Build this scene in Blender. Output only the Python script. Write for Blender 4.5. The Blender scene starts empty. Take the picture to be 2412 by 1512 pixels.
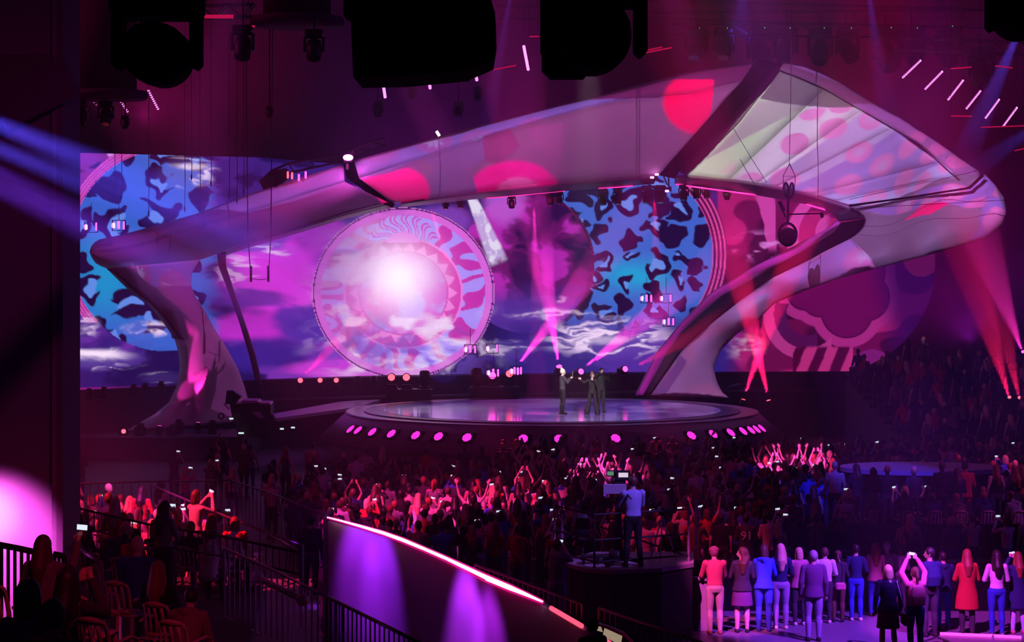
import bpy, bmesh, math, random
import numpy as np
from mathutils import Vector, Matrix

# ------------------------------------------------------------------ camera, world, exposure
F, HCAM, YH = 4800.0, 7.5, 620.0          # focal length in pixels of the 2412x1512 frame, eye height, horizon row
sc = bpy.context.scene
col = sc.collection
cam = bpy.data.cameras.new('camera'); camo = bpy.data.objects.new('camera', cam); col.objects.link(camo)
cam.sensor_width = 36; cam.lens = F / 2412 * 36; cam.shift_y = -(756 - YH) / 2412; cam.clip_end = 500
camo.location = (0, 0, HCAM); camo.rotation_euler = (math.pi / 2, 0, 0); sc.camera = camo
w = bpy.data.worlds.new('world'); sc.world = w; w.use_nodes = True
w.node_tree.nodes['Background'].inputs[0].default_value = (.012, .002, .022, 1)
w.node_tree.nodes['Background'].inputs[1].default_value = 0.6
vs = sc.view_settings
vs.view_transform = 'Standard'; vs.look = 'None'; vs.gamma = 1; vs.use_curve_mapping = False; vs.exposure = 0.0
cy = sc.cycles
cy.use_denoising = True; cy.max_bounces = 3; cy.diffuse_bounces = 1; cy.glossy_bounces = 2; cy.transmission_bounces = 1
cy.use_adaptive_sampling = True; cy.adaptive_threshold = .03; cy.adaptive_min_samples = 20
cy.volume_bounces = 0; cy.transparent_max_bounces = 6; cy.sample_clamp_indirect = 3; cy.sample_clamp_direct = 0
cy.caustics_reflective = False; cy.caustics_refractive = False

def P(px, py, d):
    """the point that lies d metres down the hall at this place of the picture plan"""
    return Vector(((px - 1206) / F * d, d, HCAM - (py - YH) / F * d))
def PZ(px, py, z):
    """the point of height z seen at this place"""
    return P(px, py, (HCAM - z) * F / (py - YH))

def s2l(c): return tuple(((x / 255 + .055) / 1.055) ** 2.4 if x / 255 > .04045 else x / 255 / 12.92 for x in c)

# ------------------------------------------------------------------ lamps
def spot(loc, target, color, watts, deg, blend=.25, size=.08, name='spot_lamp'):
    l = bpy.data.lights.new(name, 'SPOT'); l.energy = watts; l.color = color
    l.spot_size = math.radians(deg); l.spot_blend = blend; l.shadow_soft_size = size
    o = bpy.data.objects.new(name, l); col.objects.link(o); o.location = loc
    o.rotation_euler = (Vector(target) - Vector(loc)).to_track_quat('-Z', 'Y').to_euler()
    return o
PINK, RED, BLUE, VIOLET, WHITE = (1, .03, .50), (1, .01, .12), (.10, .06, 1), (.38, .03, 1), (1, .8, .95)

def area(loc, target, color, watts, sx, sy, name='wash_lamp'):
    l = bpy.data.lights.new(name, 'AREA'); l.energy = watts; l.color = color; l.shape = 'RECTANGLE'; l.size = sx; l.size_y = sy
    o = bpy.data.objects.new(name, l); col.objects.link(o); o.location = loc
    o.rotation_euler = (Vector(target) - Vector(loc)).to_track_quat('-Z', 'Y').to_euler()
    return o

# hot spot on the wall at the left edge
spot((-6.42, 23.65, 4.85), (-6.42, 25, 3.95), (1, .10, .9), 700, 80, .8, .1, 'wall_wash')
spot((-6.55, 23.9, 4.6), (-6.45, 25, 4.4), (1, .28, .9), 330, 50, 1, .1, 'wall_wash')
spot((-2, 14, 10), (-6.2, 25, 7.5), (1, .03, .5), 260, 40, 1, .2, 'wall_wash')
spot((-1.5, 15, 9), (-5.0, 22, 3.4), (1, .02, .10), 420, 42, .9, .2, 'seat_wash')
# washes that colour the whole hall: dim magenta from the left gallery, dim violet from the right
area((-22, 40, 20), (2, 60, 0), (1, .02, .28), 520, 6, 3)
area((24, 40, 20), (4, 60, 0), (.25, .04, 1), 420, 6, 3)
# narrow pools on the standing crowd
for (x, y, z), t, c, w_, a in (
    ((-6, 50, 19), (2.6, 58.0, 1.7), (1, .06, .6), 150000, 6.5), ((2, 44, 19), (8.4, 61, 1.7), (1, .06, .6), 130000, 6),
    ((-16, 38, 13), (-9.6, 47.5, 1.8), (1, .02, .12), 60000, 13), ((-15, 34, 13), (-7.6, 42, 2.2), (1, .03, .35), 45000, 13), ((-13, 32, 13), (-6.2, 38, 2.6), (1, .02, .10), 30000, 12), ((-4, 34, 15), (-8.6, 45, 2), (1, .08, .9), 26000, 9), ((-12, 44, 14), (-7.6, 51.5, 1.3), (1, .08, .8), 30000, 5),
    ((-12, 38, 17), (-1.5, 53, 1), (1, .03, .32), 70000, 13), ((8, 36, 17), (9.5, 55, 1), (.06, .03, 1), 26000, 11), ((-8, 36, 17), (-3.5, 49, 1), (1, .03, .45), 30000, 10), ((-2, 38, 17), (4, 47, 1), (1, .02, .15), 9000, 12),
    ((14, 30, 15), (6.5, 41.3, .8), (.30, .04, 1), 60000, 13), ((2, 28, 15), (8.8, 41.5, .8), (.8, .05, 1), 46000, 11), ((0, 30, 14), (4.3, 41, 1.2), (1, .08, .6), 30000, 6),
    ((10, 30, 15), (2.2, 40.5, 2.6), (.30, .12, 1), 16000, 6), ((20, 48, 18), (14, 60, 1.6), (1, .05, .6), 20000, 7), ((22, 40, 18), (11, 51, 1), (.5, .05, .6), 9000, 12)):
    spot((x, y, z), t, c, w_, a, .5)
# beams in the haze
BEAMS = []
for a, b, c, w_, dg in (
    ((-150, 235, 12.5), (760, 600, 62), BLUE, 250000, 2.2), ((-150, 290, 12.5), (700, 640, 60), BLUE, 200000, 1.9), ((-160, 330, 12.5), (560, 690, 60), (.22, .04, 1), 120000, 1.7), ((-160, 370, 12.5), (520, 700, 60), (.22, .04, 1), 120000, 1.7),
    ((1212, -60, 62), (1145, 300, 70), BLUE, 40000, 3.6), ((1752, -60, 62), (1744, 95, 90), BLUE, 60000, 2.4), ((2040, -60, 62), (2092, 300, 90), BLUE, 90000, 2.4), ((2420, 30, 58), (2265, 380, 90), BLUE, 260000, 2.6), ((2480, 270, 58), (2250, 430, 95), BLUE, 90000, 2.4),
    ((2378, 940, 77.6), (2290, 640, 60), RED, 110000, 3.6), ((2402, 941, 77.6), (2345, 700, 60), RED, 80000, 3), ((2410, 833, 79.6), (2310, 560, 62), PINK, 90000, 4),
    ((1748, 946, 84), (1800, 800, 82), RED, 120000, 11), ((1813, 948, 84), (1775, 790, 82), RED, 120000, 11),
    ((705, 896, 82), (760, 840, 80.5), RED, 30000, 11), ((1215, 866, 83.5), (1290, 770, 80), PINK, 120000, 8), ((1317, 866, 84), (1290, 700, 79), PINK, 180000, 7), ((1364, 876, 84), (1430, 824, 81.5), PINK, 130000, 8), ((1490, 868, 84), (1560, 830, 81), RED, 30000, 7),
    ((1258, 470, 84), (1262, 680, 80), PINK, 90000, 5), ((1010, 474, 83.5), (1040, 570, 80), RED, 40000, 5), ((1540, 450, 84), (1545, 560, 80), RED, 40000, 5),
    ((374, 1012, 79.0), (452, 880, 78.98), PINK, 1100, 22), ((466, 1004, 79.6), (474, 860, 79.02), PINK, 1500, 22), ((292, 1016, 78.6), (400, 945, 79.2), PINK, 300, 14)):
    a_, b_ = P(*a), P(*b); dr = (b_ - a_).normalized(); spot(a_ + dr * (.45 if a[2] > 70 and a[1] > 440 else 0) * (.3 if a[0] < 500 else 1), b_, c, w_, dg, .3, .05, 'beam_lamp'); BEAMS.append((a_, dr, dg, a))
# white key on the singers
spot((2.05, 52, 16), (2.6, 74.4, 3.0), (1, .82, .9), 80000, 6, .6, .1, 'key_lamp')
# coloured glow on the curtains behind and above the arch
for t, c, w_, a in (((16, 104, 17), (1, .01, .45), 5500, 110), ((-3, 104, 15), (.45, .02, 1), 6500, 90), ((-16, 104, 19), (.8, .01, .35), 7000, 70), ((22, 104, 9), (.6, .01, .8), 10000, 70)):
    spot((t[0] - 1, 93.5, t[2] - 5), t, c, w_, a, 1, .3, 'curtain_wash')

# ------------------------------------------------------------------ noise used to draw what the screen and the projector show
def _h(ix, iy, seed):
    n = (ix.astype(np.int64) * 374761393 + iy.astype(np.int64) * 668265263 + seed * 974634777) & 0xffffffff
    n = ((n ^ (n >> 13)) * 1274126177) & 0xffffffff
    return ((n ^ (n >> 16)) & 0xffff) / 65535.0
def vnoise(x, y, seed=0):
    ix, iy = np.floor(x), np.floor(y); fx, fy = x - ix, y - iy
    fx = fx * fx * (3 - 2 * fx); fy = fy * fy * (3 - 2 * fy)
    a = _h(ix, iy, seed); b = _h(ix + 1, iy, seed); c = _h(ix, iy + 1, seed); d = _h(ix + 1, iy + 1, seed)
    return (a * (1 - fx) + b * fx) * (1 - fy) + (c * (1 - fx) + d * fx) * fy
def fbm(x, y, seed=0, o=4):
    s = 0; a = .5; t = 0
    for i in range(o):
        s = s + a * vnoise(x * 2 ** i, y * 2 ** i, seed + i * 17); t += a; a *= .55
    return s / t
def sst(a, b, x):
    t = np.clip((x - a) / (b - a), 0, 1); return t * t * (3 - 2 * t)
def lin(c): return np.array(s2l(c))
def mixc(C, c, m): return C * (1 - m[..., None]) + lin(c) * m[..., None]
def inpoly(x, y, poly):
    r = np.zeros(x.shape, bool); n = len(poly); j = n - 1
    for i in range(n):
        xi, yi = poly[i]; xj, yj = poly[j]
        if yi != yj:
            k = ((yi > y) != (yj > y)) & (x < (xj - xi) * (y - yi) / (yj - yi) + xi); r ^= k
        j = i
    return r

# ------------------------------------------------------------------ materials (node based)
MATS = {}
def M(name, c=(.5, .5, .5), rough=.6, metal=0., emit=None, es=1., var=.15, scale=12., spec=.5):
    if name in MATS: return MATS[name]
    m = bpy.data.materials.new(name); m.use_nodes = True; nt = m.node_tree; b = nt.nodes['Principled BSDF']
    tc = nt.nodes.new('ShaderNodeTexCoord'); no = nt.nodes.new('ShaderNodeTexNoise'); no.inputs['Scale'].default_value = scale
    mx = nt.nodes.new('ShaderNodeMix'); mx.data_type = 'RGBA'
    mx.inputs['A'].default_value = (*[x * (1 - var) for x in c], 1); mx.inputs['B'].default_value = (*[min(1, x * (1 + var)) for x in c], 1)
    nt.links.new(tc.outputs['Object'], no.inputs['Vector']); nt.links.new(no.outputs['Fac'], mx.inputs['Factor'])
    nt.links.new(mx.outputs['Result'], b.inputs['Base Color'])
    b.inputs['Roughness'].default_value = rough; b.inputs['Metallic'].default_value = metal; b.inputs['Specular IOR Level'].default_value = spec
    if emit: b.inputs['Emission Color'].default_value = (*emit, 1); b.inputs['Emission Strength'].default_value = es
    MATS[name] = m; return m
def attr_mat(name, attr, gain, base=(.01, .01, .012), rough=.35, spec=.5):
    m = bpy.data.materials.new(name); m.use_nodes = True; nt = m.node_tree; b = nt.nodes['Principled BSDF']
    a = nt.nodes.new('ShaderNodeAttribute'); a.attribute_name = attr
    # the pixel pitch of the LED tiles, as a fine procedural modulation
    tc = nt.nodes.new('ShaderNodeTexCoord'); wv = nt.nodes.new('ShaderNodeTexWave'); wv.bands_direction = 'Z'; wv.inputs['Scale'].default_value = 3.0
    mr = nt.nodes.new('ShaderNodeMapRange'); mr.inputs['To Min'].default_value = gain * .97; mr.inputs['To Max'].default_value = gain * 1.03
    nt.links.new(tc.outputs['Object'], wv.inputs['Vector']); nt.links.new(wv.outputs['Fac'], mr.inputs['Value'])
    nt.links.new(a.outputs['Color'], b.inputs['Emission Color']); nt.links.new(mr.outputs['Result'], b.inputs['Emission Strength'])
    b.inputs['Base Color'].default_value = (*base, 1); b.inputs['Roughness'].default_value = rough; b.inputs['Specular IOR Level'].default_value = spec
    return m

BLACK = M('black_paint', (.012, .011, .014), .55)
MATT = M('matt_black', (.006, .005, .008), .9, spec=.1)
STEEL = M('dark_steel', (.10, .10, .11), .4, .8)
SHELL = M('white_shell', (.74, .74, .75), .55, var=.03, scale=1.5)
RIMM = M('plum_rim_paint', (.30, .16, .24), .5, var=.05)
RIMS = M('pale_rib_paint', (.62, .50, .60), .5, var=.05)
DECK = M('dark_stage_deck', (.035, .03, .045), .3)
FLOORM = M('arena_floor_paint', (.02, .018, .026), .6, var=.4, scale=1.2)
CONC = M('dark_concrete', (.05, .045, .05), .85, var=.3, scale=2)
WALLM = M('plum_wall_paint', (.30, .24, .28), .8, var=.04, scale=.6)
CURT = M('back_curtain', (.05, .02, .03), .95, var=.3, scale=.6, spec=0)

# ------------------------------------------------------------------ mesh building
class MB:
    def __init__(s): s.v = []; s.f = []; s.m = []
    def add(s, vs, fs, mi=0):
        b = len(s.v); s.v += [tuple(x) for x in vs]; s.f += [tuple(b + i for i in f) for f in fs]; s.m += [mi] * len(fs); return s
    def box(s, c, sz, rot=None, mi=0, bev=0):
        hx, hy, hz = [k / 2 for k in sz]; c = Vector(c)
        if bev > 0:
            b = min(bev, hx * .9, hy * .9, hz * .9); vs = []
            for sx in (-1, 1):
                for sy in (-1, 1):
                    for sz_ in (-1, 1):
                        vs += [Vector((sx * hx, sy * (hy - b), sz_ * (hz - b))), Vector((sx * (hx - b), sy * hy, sz_ * (hz - b))), Vector((sx * (hx - b), sy * (hy - b), sz_ * hz))]
            idx = lambda sx, sy, sz_, k: (((sx > 0) * 4 + (sy > 0) * 2 + (sz_ > 0)) * 3 + k)
            fs = []
            for sg in (-1, 1):
                fs.append([idx(sg, a, b_, 0) for a, b_ in ((-1, -1), (1, -1), (1, 1), (-1, 1))])
                fs.append([idx(a, sg, b_, 1) for a, b_ in ((-1, -1), (1, -1), (1, 1), (-1, 1))])
                fs.append([idx(a, b_, sg, 2) for a, b_ in ((-1, -1), (1, -1), (1, 1), (-1, 1))])
                for s2 in (-1, 1):
                    fs.append([idx(sg, s2, -1, 0), idx(sg, s2, 1, 0), idx(sg, s2, 1, 1), idx(sg, s2, -1, 1)])
                    fs.append([idx(sg, -1, s2, 0), idx(sg, 1, s2, 0), idx(sg, 1, s2, 2), idx(sg, -1, s2, 2)])
                    fs.append([idx(-1, sg, s2, 1), idx(1, sg, s2, 1), idx(1, sg, s2, 2), idx(-1, sg, s2, 2)])
                    for s3 in (-1, 1): fs.append([idx(sg, s2, s3, k) for k in range(3)])
        else:
            vs = [Vector((x, y, z)) for x in (-hx, hx) for y in (-hy, hy) for z in (-hz, hz)]
            fs = [(0, 1, 3, 2), (4, 6, 7, 5), (0, 4, 5, 1), (2, 3, 7, 6), (0, 2, 6, 4), (1, 5, 7, 3)]
        if rot is not None:
            R = rot if isinstance(rot, Matrix) else Matrix.Rotation(rot, 3, 'Z')
            vs = [R @ v for v in vs]
        return s.add([v + c for v in vs], fs, mi)
    def bar(s, a, b, w, h=None, mi=0, up=(0, 0, 1)):
        a, b = Vector(a), Vector(b); d = b - a; L = d.length
        if L < 1e-6: return s
        z = d / L; u = Vector(up)
        if abs(z.dot(u)) > .98: u = Vector((0, 1, 0))
        x = z.cross(u).normalized(); y = x.cross(z)
        R = Matrix((x, y, z)).transposed()
        return s.box((a + b) / 2, (w, h or w, L), R, mi)
    def tube(s, pts, r, n=8, mi=0, cap=True, rr=None):
        pts = [Vector(p) for p in pts]; vs = []; fs = []; prev = None
        for i, p in enumerate(pts):
            t = (pts[min(i + 1, len(pts) - 1)] - pts[max(i - 1, 0)]).normalized()
            if prev is None:
                u = Vector((0, 0, 1)) if abs(t.z) < .9 else Vector((1, 0, 0))
                x = t.cross(u).normalized()
            else: x = (prev - t * prev.dot(t)).normalized()
            prev = x; y = t.cross(x)
            ri = rr[i] if rr else r
            for k in range(n):
                a = 2 * math.pi * k / n; vs.append(p + x * (ri * math.cos(a)) + y * (ri * math.sin(a)))
            if i:
                for k in range(n):
                    fs.append(((i - 1) * n + k, (i - 1) * n + (k + 1) % n, i * n + (k + 1) % n, i * n + k))
        if cap: fs.append(tuple(range(n))[::-1]); fs.append(tuple((len(pts) - 1) * n + k for k in range(n)))
        return s.add(vs, fs, mi)
    def cyl(s, a, b, r0, r1=None, n=16, mi=0):
        return s.tube([a, b], r0, n, mi, True, [r0, r0 if r1 is None else r1])
    def ell(s, c, r, n=12, m=8, mi=0, R=None):
        c = Vector(c); vs = []; fs = []
        if not hasattr(r, '__len__'): r = (r, r, r)
        for j in range(1, m):
            th = math.pi * j / m
            for k in range(n):
                a = 2 * math.pi * k / n; v = Vector((r[0] * math.sin(th) * math.cos(a), r[1] * math.sin(th) * math.sin(a), r[2] * math.cos(th)))
                vs.append(c + (R @ v if R else v))
        t = Vector((0, 0, r[2])); vs.append(c + (R @ t if R else t)); vs.append(c - (R @ t if R else t))
        for j in range(m - 2):
            for k in range(n): fs.append((j * n + k, (j + 1) * n + k, (j + 1) * n + (k + 1) % n, j * n + (k + 1) % n))
        for k in range(n):
            fs.append((len(vs) - 2, k, (k + 1) % n)); fs.append((len(vs) - 1, (m - 2) * n + (k + 1) % n, (m - 2) * n + k))
        return s.add(vs, fs, mi)
    def rings(s, rs, n=16, mi=0):
        """closed loft of ellipses: (centre, rx, ry[, tilt matrix])"""
        vs = []; fs = []
        for i, r in enumerate(rs):
            c = Vector(r[0]); R = r[3] if len(r) > 3 else None
            for k in range(n):
                a = 2 * math.pi * k / n; v = Vector((r[1] * math.cos(a), r[2] * math.sin(a), 0)); vs.append(c + (R @ v if R else v))
            if i:
                for k in range(n): fs.append(((i - 1) * n + k, (i - 1) * n + (k + 1) % n, i * n + (k + 1) % n, i * n + k))
        fs.append(tuple(range(n))[::-1]); fs.append(tuple((len(rs) - 1) * n + k for k in range(n)))
        return s.add(vs, fs, mi)
    def prism(s, pts, off, mi=0):
        """polygon of 3-D points given depth along the vector off"""
        pts = [Vector(p) for p in pts]; n = len(pts); off = Vector(off)
        vs = pts + [p + off for p in pts]
        fs = [tuple(range(n)), tuple(range(2 * n - 1, n - 1, -1))] + [(i, (i + 1) % n, n + (i + 1) % n, n + i) for i in range(n)]
        return s.add(vs, fs, mi)
    def grid(s, rows, thick=None, mi=0):
        """rows of points; thick: a vector that gives the sheet its depth"""
        nr, nc = len(rows), len(rows[0]); vs = [p for r in rows for p in r]
        fs = [(i * nc + j, i * nc + j + 1, (i + 1) * nc + j + 1, (i + 1) * nc + j) for i in range(nr - 1) for j in range(nc - 1)]
        if thick is not None:
            t = Vector(thick); N = nr * nc; vs = vs + [Vector(p) + t for p in vs]
            fs += [(N + i * nc + j, N + (i + 1) * nc + j, N + (i + 1) * nc + j + 1, N + i * nc + j + 1) for i in range(nr - 1) for j in range(nc - 1)]
            bd = [j for j in range(nc)] + [i * nc + nc - 1 for i in range(1, nr)] + [(nr - 1) * nc + j for j in range(nc - 2, -1, -1)] + [i * nc for i in range(nr - 2, 0, -1)]
            for a, b in zip(bd, bd[1:] + bd[:1]): fs.append((a, N + a, N + b, b))
        return s.add(vs, fs, mi)
    def mesh(s, name, mats, base=(0, 0, 0), smooth=False):
        me = bpy.data.meshes.new(name); b = Vector(base)
        me.from_pydata([tuple(Vector(v) - b) for v in s.v], [], s.f)
        for m in (mats if isinstance(mats, (list, tuple)) else [mats]): me.materials.append(m)
        me.polygons.foreach_set('material_index', s.m)
        if smooth: me.polygons.foreach_set('use_smooth', [True] * len(s.f))
        me.update(); return me
def link(name, me, parent=None, loc=None):
    o = bpy.data.objects.new(name, me); col.objects.link(o)
    if parent is not None: o.parent = parent
    if loc is not None: o.location = loc
    return o
def tag(o, label=None, cat=None, group=None, kind=None):
    if label: o['label'] = label
    if cat: o['category'] = cat
    if group: o['group'] = group
    if kind: o['kind'] = kind
    return o
def thing(name, label, cat, base=(0, 0, 0), group=None, rz=0):
    o = bpy.data.objects.new(name, None); o.empty_display_size = .1; col.objects.link(o)
    o.location = base; o.rotation_euler = (0, 0, rz); return tag(o, label, cat, group)
def part(name, mb, mats, root, smooth=False, label=None, base=None):
    """a mesh drawn in hall coordinates, hung on its thing"""
    b = base if base is not None else (root.location if root is not None else (0, 0, 0))
    o = link(name, mb.mesh(name, mats, b, smooth), root)
    if label: o['label'] = label
    return o
def solo(name, mb, mats, label, cat, base, group=None, smooth=False, kind=None):
    o = link(name, mb.mesh(name, mats, base, smooth), None, base); return tag(o, label, cat, group, kind)
def struct(name, mb, mats, smooth=False, label=None):
    o = link(name, mb.mesh(name, mats, (0, 0, 0), smooth)); o['kind'] = 'structure'
    if label: o['label'] = label
    return o
def clone(root, loc, rz=0, label=None, group=None):
    r = root.copy(); col.objects.link(r); r.location = loc; r.rotation_euler = (0, 0, rz)
    if label: r['label'] = label
    if group: r['group'] = group
    for ch in list(root.children):
        c = ch.copy(); col.objects.link(c); c.parent = r
        for g in list(ch.children):
            e = g.copy(); col.objects.link(e); e.parent = c
    return r
def resamp(pts, n):
    pts = [Vector((*p, 0)[:3]) for p in pts]; L = [0]
    for a, b in zip(pts, pts[1:]): L.append(L[-1] + (b - a).length)
    out = []
    for i in range(n):
        t = L[-1] * i / (n - 1); k = 0
        while k < len(L) - 2 and L[k + 1] < t: k += 1
        f = (t - L[k]) / max(1e-9, L[k + 1] - L[k]); out.append(pts[k].lerp(pts[k + 1], min(1, f)))
    return out

# ------------------------------------------------------------------ the hall
struct('floor', MB().box((0, 50, -.15), (90, 110, .3)), FLOORM)
struct('lit_floor_sheet', MB().box((8.2, 39.6, .004), (10.4, 8.6, .012)), M('lit_floor_tone', (.20, .17, .22), .38, var=.15, scale=1))  # paler sheet added so this part of the floor looks brightly lit
struct('wall_back', MB().box((0, 104, 14), (90, .4, 30)), CURT)
struct('wall_right', MB().box((40, 50, 14), (.4, 108, 30)), CURT)
struct('wall_left', MB().box((-40, 50, 14), (.4, 108, 30)), CURT)
struct('ceiling', MB().box((0, 50, 28), (90, 110, .4)), CURT)
hz = bpy.data.materials.new('stage_haze'); hz.use_nodes = True; nt = hz.node_tree; nt.nodes.clear()
ou = nt.nodes.new('ShaderNodeOutputMaterial'); vo = nt.nodes.new('ShaderNodeVolumeScatter')
vo.inputs['Density'].default_value = .0045; vo.inputs['Anisotropy'].default_value = .2; vo.inputs['Color'].default_value = (.9, .9, 1, 1)
nt.links.new(vo.outputs[0], ou.inputs['Volume'])
solo('haze', MB().box((0, 52, 13.5), (78, 100, 26.9)), hz, 'thin stage haze filling the whole arena hall', 'haze', (0, 52, .05), kind='stuff')

# cones of denser haze added along each beam to make it show
hp_ = bpy.data.materials.new('beam_cone_haze'); hp_.use_nodes = True; nt = hp_.node_tree; nt.nodes.clear()
ou = nt.nodes.new('ShaderNodeOutputMaterial'); vo = nt.nodes.new('ShaderNodeVolumeScatter'); vo.inputs['Density'].default_value = .009; vo.inputs['Anisotropy'].default_value = .2
nt.links.new(vo.outputs[0], ou.inputs['Volume'])
for p_, dr_, dg_, px_ in BEAMS:
    L = 62 if px_[2] < 20 else 26 if px_[1] < 440 or px_[0] > 2300 else 9 if px_[1] < 900 or px_[0] > 1700 else 4
    if px_[1] > 440 and px_[1] < 480: L = 6
    t0, r1 = .06, math.tan(math.radians(dg_ * .62)) * L
    solo('beam_haze_cone', MB().tube([p_ + dr_ * t0, p_ + dr_ * (L * .5), p_ + dr_ * L], .1, 14, rr=[.03, .03 + r1 / 2, .03 + r1]), hp_, 'long thin haze cone added round a light beam to make it show', 'haze', p_, 'haze cones added round the light beams', kind='stuff')

# ------------------------------------------------------------------ LED wall behind the stage
def screen_d(px):      # how far down the hall the LED wall stands
    return float(np.interp(px, [100, 150, 500, 900, 1500, 2300], [78.5, 79, 83.6, 87, 90.5, 92]))
def scr_pattern(X, Y):
    n1 = fbm(X / 190 + 1.3 * fbm(X / 260, Y / 150, 5, 3), Y / 85 + 1.2 * fbm(X / 200, Y / 120, 9, 3), 1, 5)
    n2 = fbm(X / 90 + 1.6 * n1, Y / 60, 33, 4)
    C = np.ones(X.shape + (3,)) * lin((70, 42, 135))
    C = mixc(C, (128, 62, 178), sst(.42, .62, n1))
    C = mixc(C, (34, 20, 88), sst(.54, .36, n2) * .9)
    def blob(cx, cy, rx, ry, c, s=1., wob=.35):
        nonlocal C
        r = np.hypot((X - cx) / rx, (Y - cy) / ry) + (n1 - .5) * 2 * wob + (n2 - .5) * wob
        C = mixc(C, c, sst(1.05, .55, r) * s)
    # magenta sky left of the eye
    blob(655, 650, 150, 105, (216, 72, 226)); blob(590, 775, 110, 45, (196, 60, 205), .9, .6)
    blob(560, 700, 120, 25, (90, 55, 160), .8, .7); blob(780, 820, 150, 55, (150, 70, 200), .8, .7); blob(620, 835, 150, 50, (66, 42, 148), .95); blob(740, 765, 110, 40, (84, 56, 168), .9, .8); blob(575, 560, 90, 30, (92, 70, 175), .8, .8)
    blob(800, 870, 180, 30, (205, 75, 215), .9, .3); blob(760, 560, 60, 60, (190, 70, 205), .7, .6)
    # leopard fields
    def leopard(m, seed, base1, base2, g, sy=1., cell=58.):
        nonlocal C
        B = np.ones(X.shape + (3,)) * lin(base1); B = B * (1 - g[..., None]) + lin(base2) * g[..., None]
        wx = X + 22 * (fbm(X / 55, Y / 55, seed + 3, 2) - .5) * 2; wy = Y + 22 * (fbm(X / 55, Y / 55, seed + 8, 2) - .5) * 2
        wx = wx + 26 * (fbm(X / 30, Y / 30, seed + 13, 2) - .5); wy = wy + 26 * (fbm(X / 30, Y / 30, seed + 18, 2) - .5); bx, by = np.floor(wx / cell), np.floor(wy / (cell * sy)); d1 = np.full(X.shape, 9.); ang = np.zeros(X.shape); hh = np.zeros(X.shape)
        for i in (-1, 0, 1):
            for j in (-1, 0, 1):
                cx = (bx + i + .2 + .6 * _h(bx + i, by + j, seed)); cy_ = (by + j + .2 + .6 * _h(bx + i, by + j, seed + 1))
                dx = wx / cell - cx; dy = wy / (cell * sy) - cy_; d = np.hypot(dx, dy); k = d < d1
                d1 = np.where(k, d, d1); ang = np.where(k, np.arctan2(dy, dx), ang); hh = np.where(k, _h(bx + i, by + j, seed + 2), hh); big_ = _h(bx + i, by + j, seed + 4); d1 = np.where(k, d / (.62 + .55 * big_), d1)
        wob = .07 * np.sin(3 * ang + hh * 20)
        ring = sst(.47, .43, d1 + wob) * (1 - sst(.20, .15, d1 + wob * .6) * (hh > .35)) * (1 - sst(.80, .88, np.cos(ang - hh * 6.28)) * (hh > .45))
        inner = sst(.20, .15, d1 + wob * .6) * (hh > .35)
        B = mixc(B, (120, 150, 232), inner * .8)
        B = mixc(B, (44, 16, 74), ring)
        C = C * (1 - m[..., None]) + B * m[..., None]
    g = sst(70, 0, np.abs(Y - 640 + (n1 - .5) * 80)) * sst(120, 20, np.abs(X - 1500))
    r3 = np.hypot(X - 1478, (Y - 600) / 1.06)
    leopard((r3 < 209) * sst(800, 770, Y + (n1 - .5) * 60), 61, (78, 112, 205), (34, 165, 215), g)
    rl = np.hypot(X - 390, (Y - 590) / 1.05)
    g = sst(150, 20, np.abs(Y - 650)) * sst(120, 0, np.abs(X - 250))
    leopard((rl < 226) * sst(860, 800, Y + (n1 - .5) * 80) * sst(520, 470, X + (n1 - .5) * 120), 81, (70, 110, 205), (32, 150, 205), g, 1., 82.)
    # rings
    def ring(cx, cy, rx, ry, w, c1, c2, ym=(0, 2000), xm=(0, 3000)):
        nonlocal C
        r = np.hypot((X - cx) / rx, (Y - cy) / ry); t = (r - 1) * rx / w
        m = (np.abs(t) < .5) * (Y > ym[0]) * (Y < ym[1]) * (X > xm[0]) * (X < xm[1])
        C = mixc(C, c1, m * 1.); C = mixc(C, c2, m * sst(.35, .8, np.sin(t * 22) * .5 + .5) * .8)
    # outside the left ring: pale pink swirls
    m = ((rl > 226) & (X < 330) & (Y < 560)).astype(float)
    C = mixc(C, (150, 55, 150), m * .8); C = mixc(C, (215, 150, 225), m * sst(.55, .62, n2)); C = mixc(C, (60, 15, 60), m * sst(.44, .36, n2))
    ring(390, 590, 236, 248, 22, (170, 60, 160), (230, 110, 200), (360, 760), (0, 352))
    # dark magenta globe between the eye and the leopard
    r2 = np.hypot((X - 1240) / 156, (Y - 620) / 165); m = (r2 < 1) * 1.
    G = np.ones(X.shape + (3,)) * lin((112, 28, 112)); Gn = fbm(X / 70 + n1, Y / 60 + 1.5 * n2, 45, 4)
    G = mixc(G, (178, 52, 178), sst(.5, .66, Gn)); G = mixc(G, (58, 20, 86), sst(.47, .33, Gn)); G = mixc(G, (84, 60, 160), sst(640, 720, Y + (n1 - .5) * 120) * .9)
    C = C * (1 - m[..., None]) + G * m[..., None]
    ring(1240, 620, 157, 166, 7, (60, 12, 60), (130, 30, 110), (440, 760), (1240, 1500))
    blob(1190, 480, 60, 60, (190, 110, 215), .7); blob(1050, 520, 70, 40, (140, 80, 190), .7)
    # the mauve-pink disc on the right
    m = sst(1688, 1694, X)
    D = np.ones(X.shape + (3,)) * lin((112, 18, 84)); big = fbm(X / 120, Y / 90, 71, 2)
    D = mixc(D, (170, 40, 120), sst(.55, .6, big)); D = mixc(D, (70, 10, 60), sst(.42, .38, big))
    sw = np.sin((X + 40 * (big - .5) * 3) / 13.5 + (Y - 520) / 90)
    D = mixc(D, (196, 78, 168), sst(.1, .25, sw) * sst(1770, 1790, X) * sst(1960, 1940, X) * sst(600, 575, Y))
    fl = [(1932, 700, 46), (1985, 668, 58), (2040, 700, 55), (1995, 735, 60), (2035, 640, 50), (1895, 690, 40)]
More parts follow.
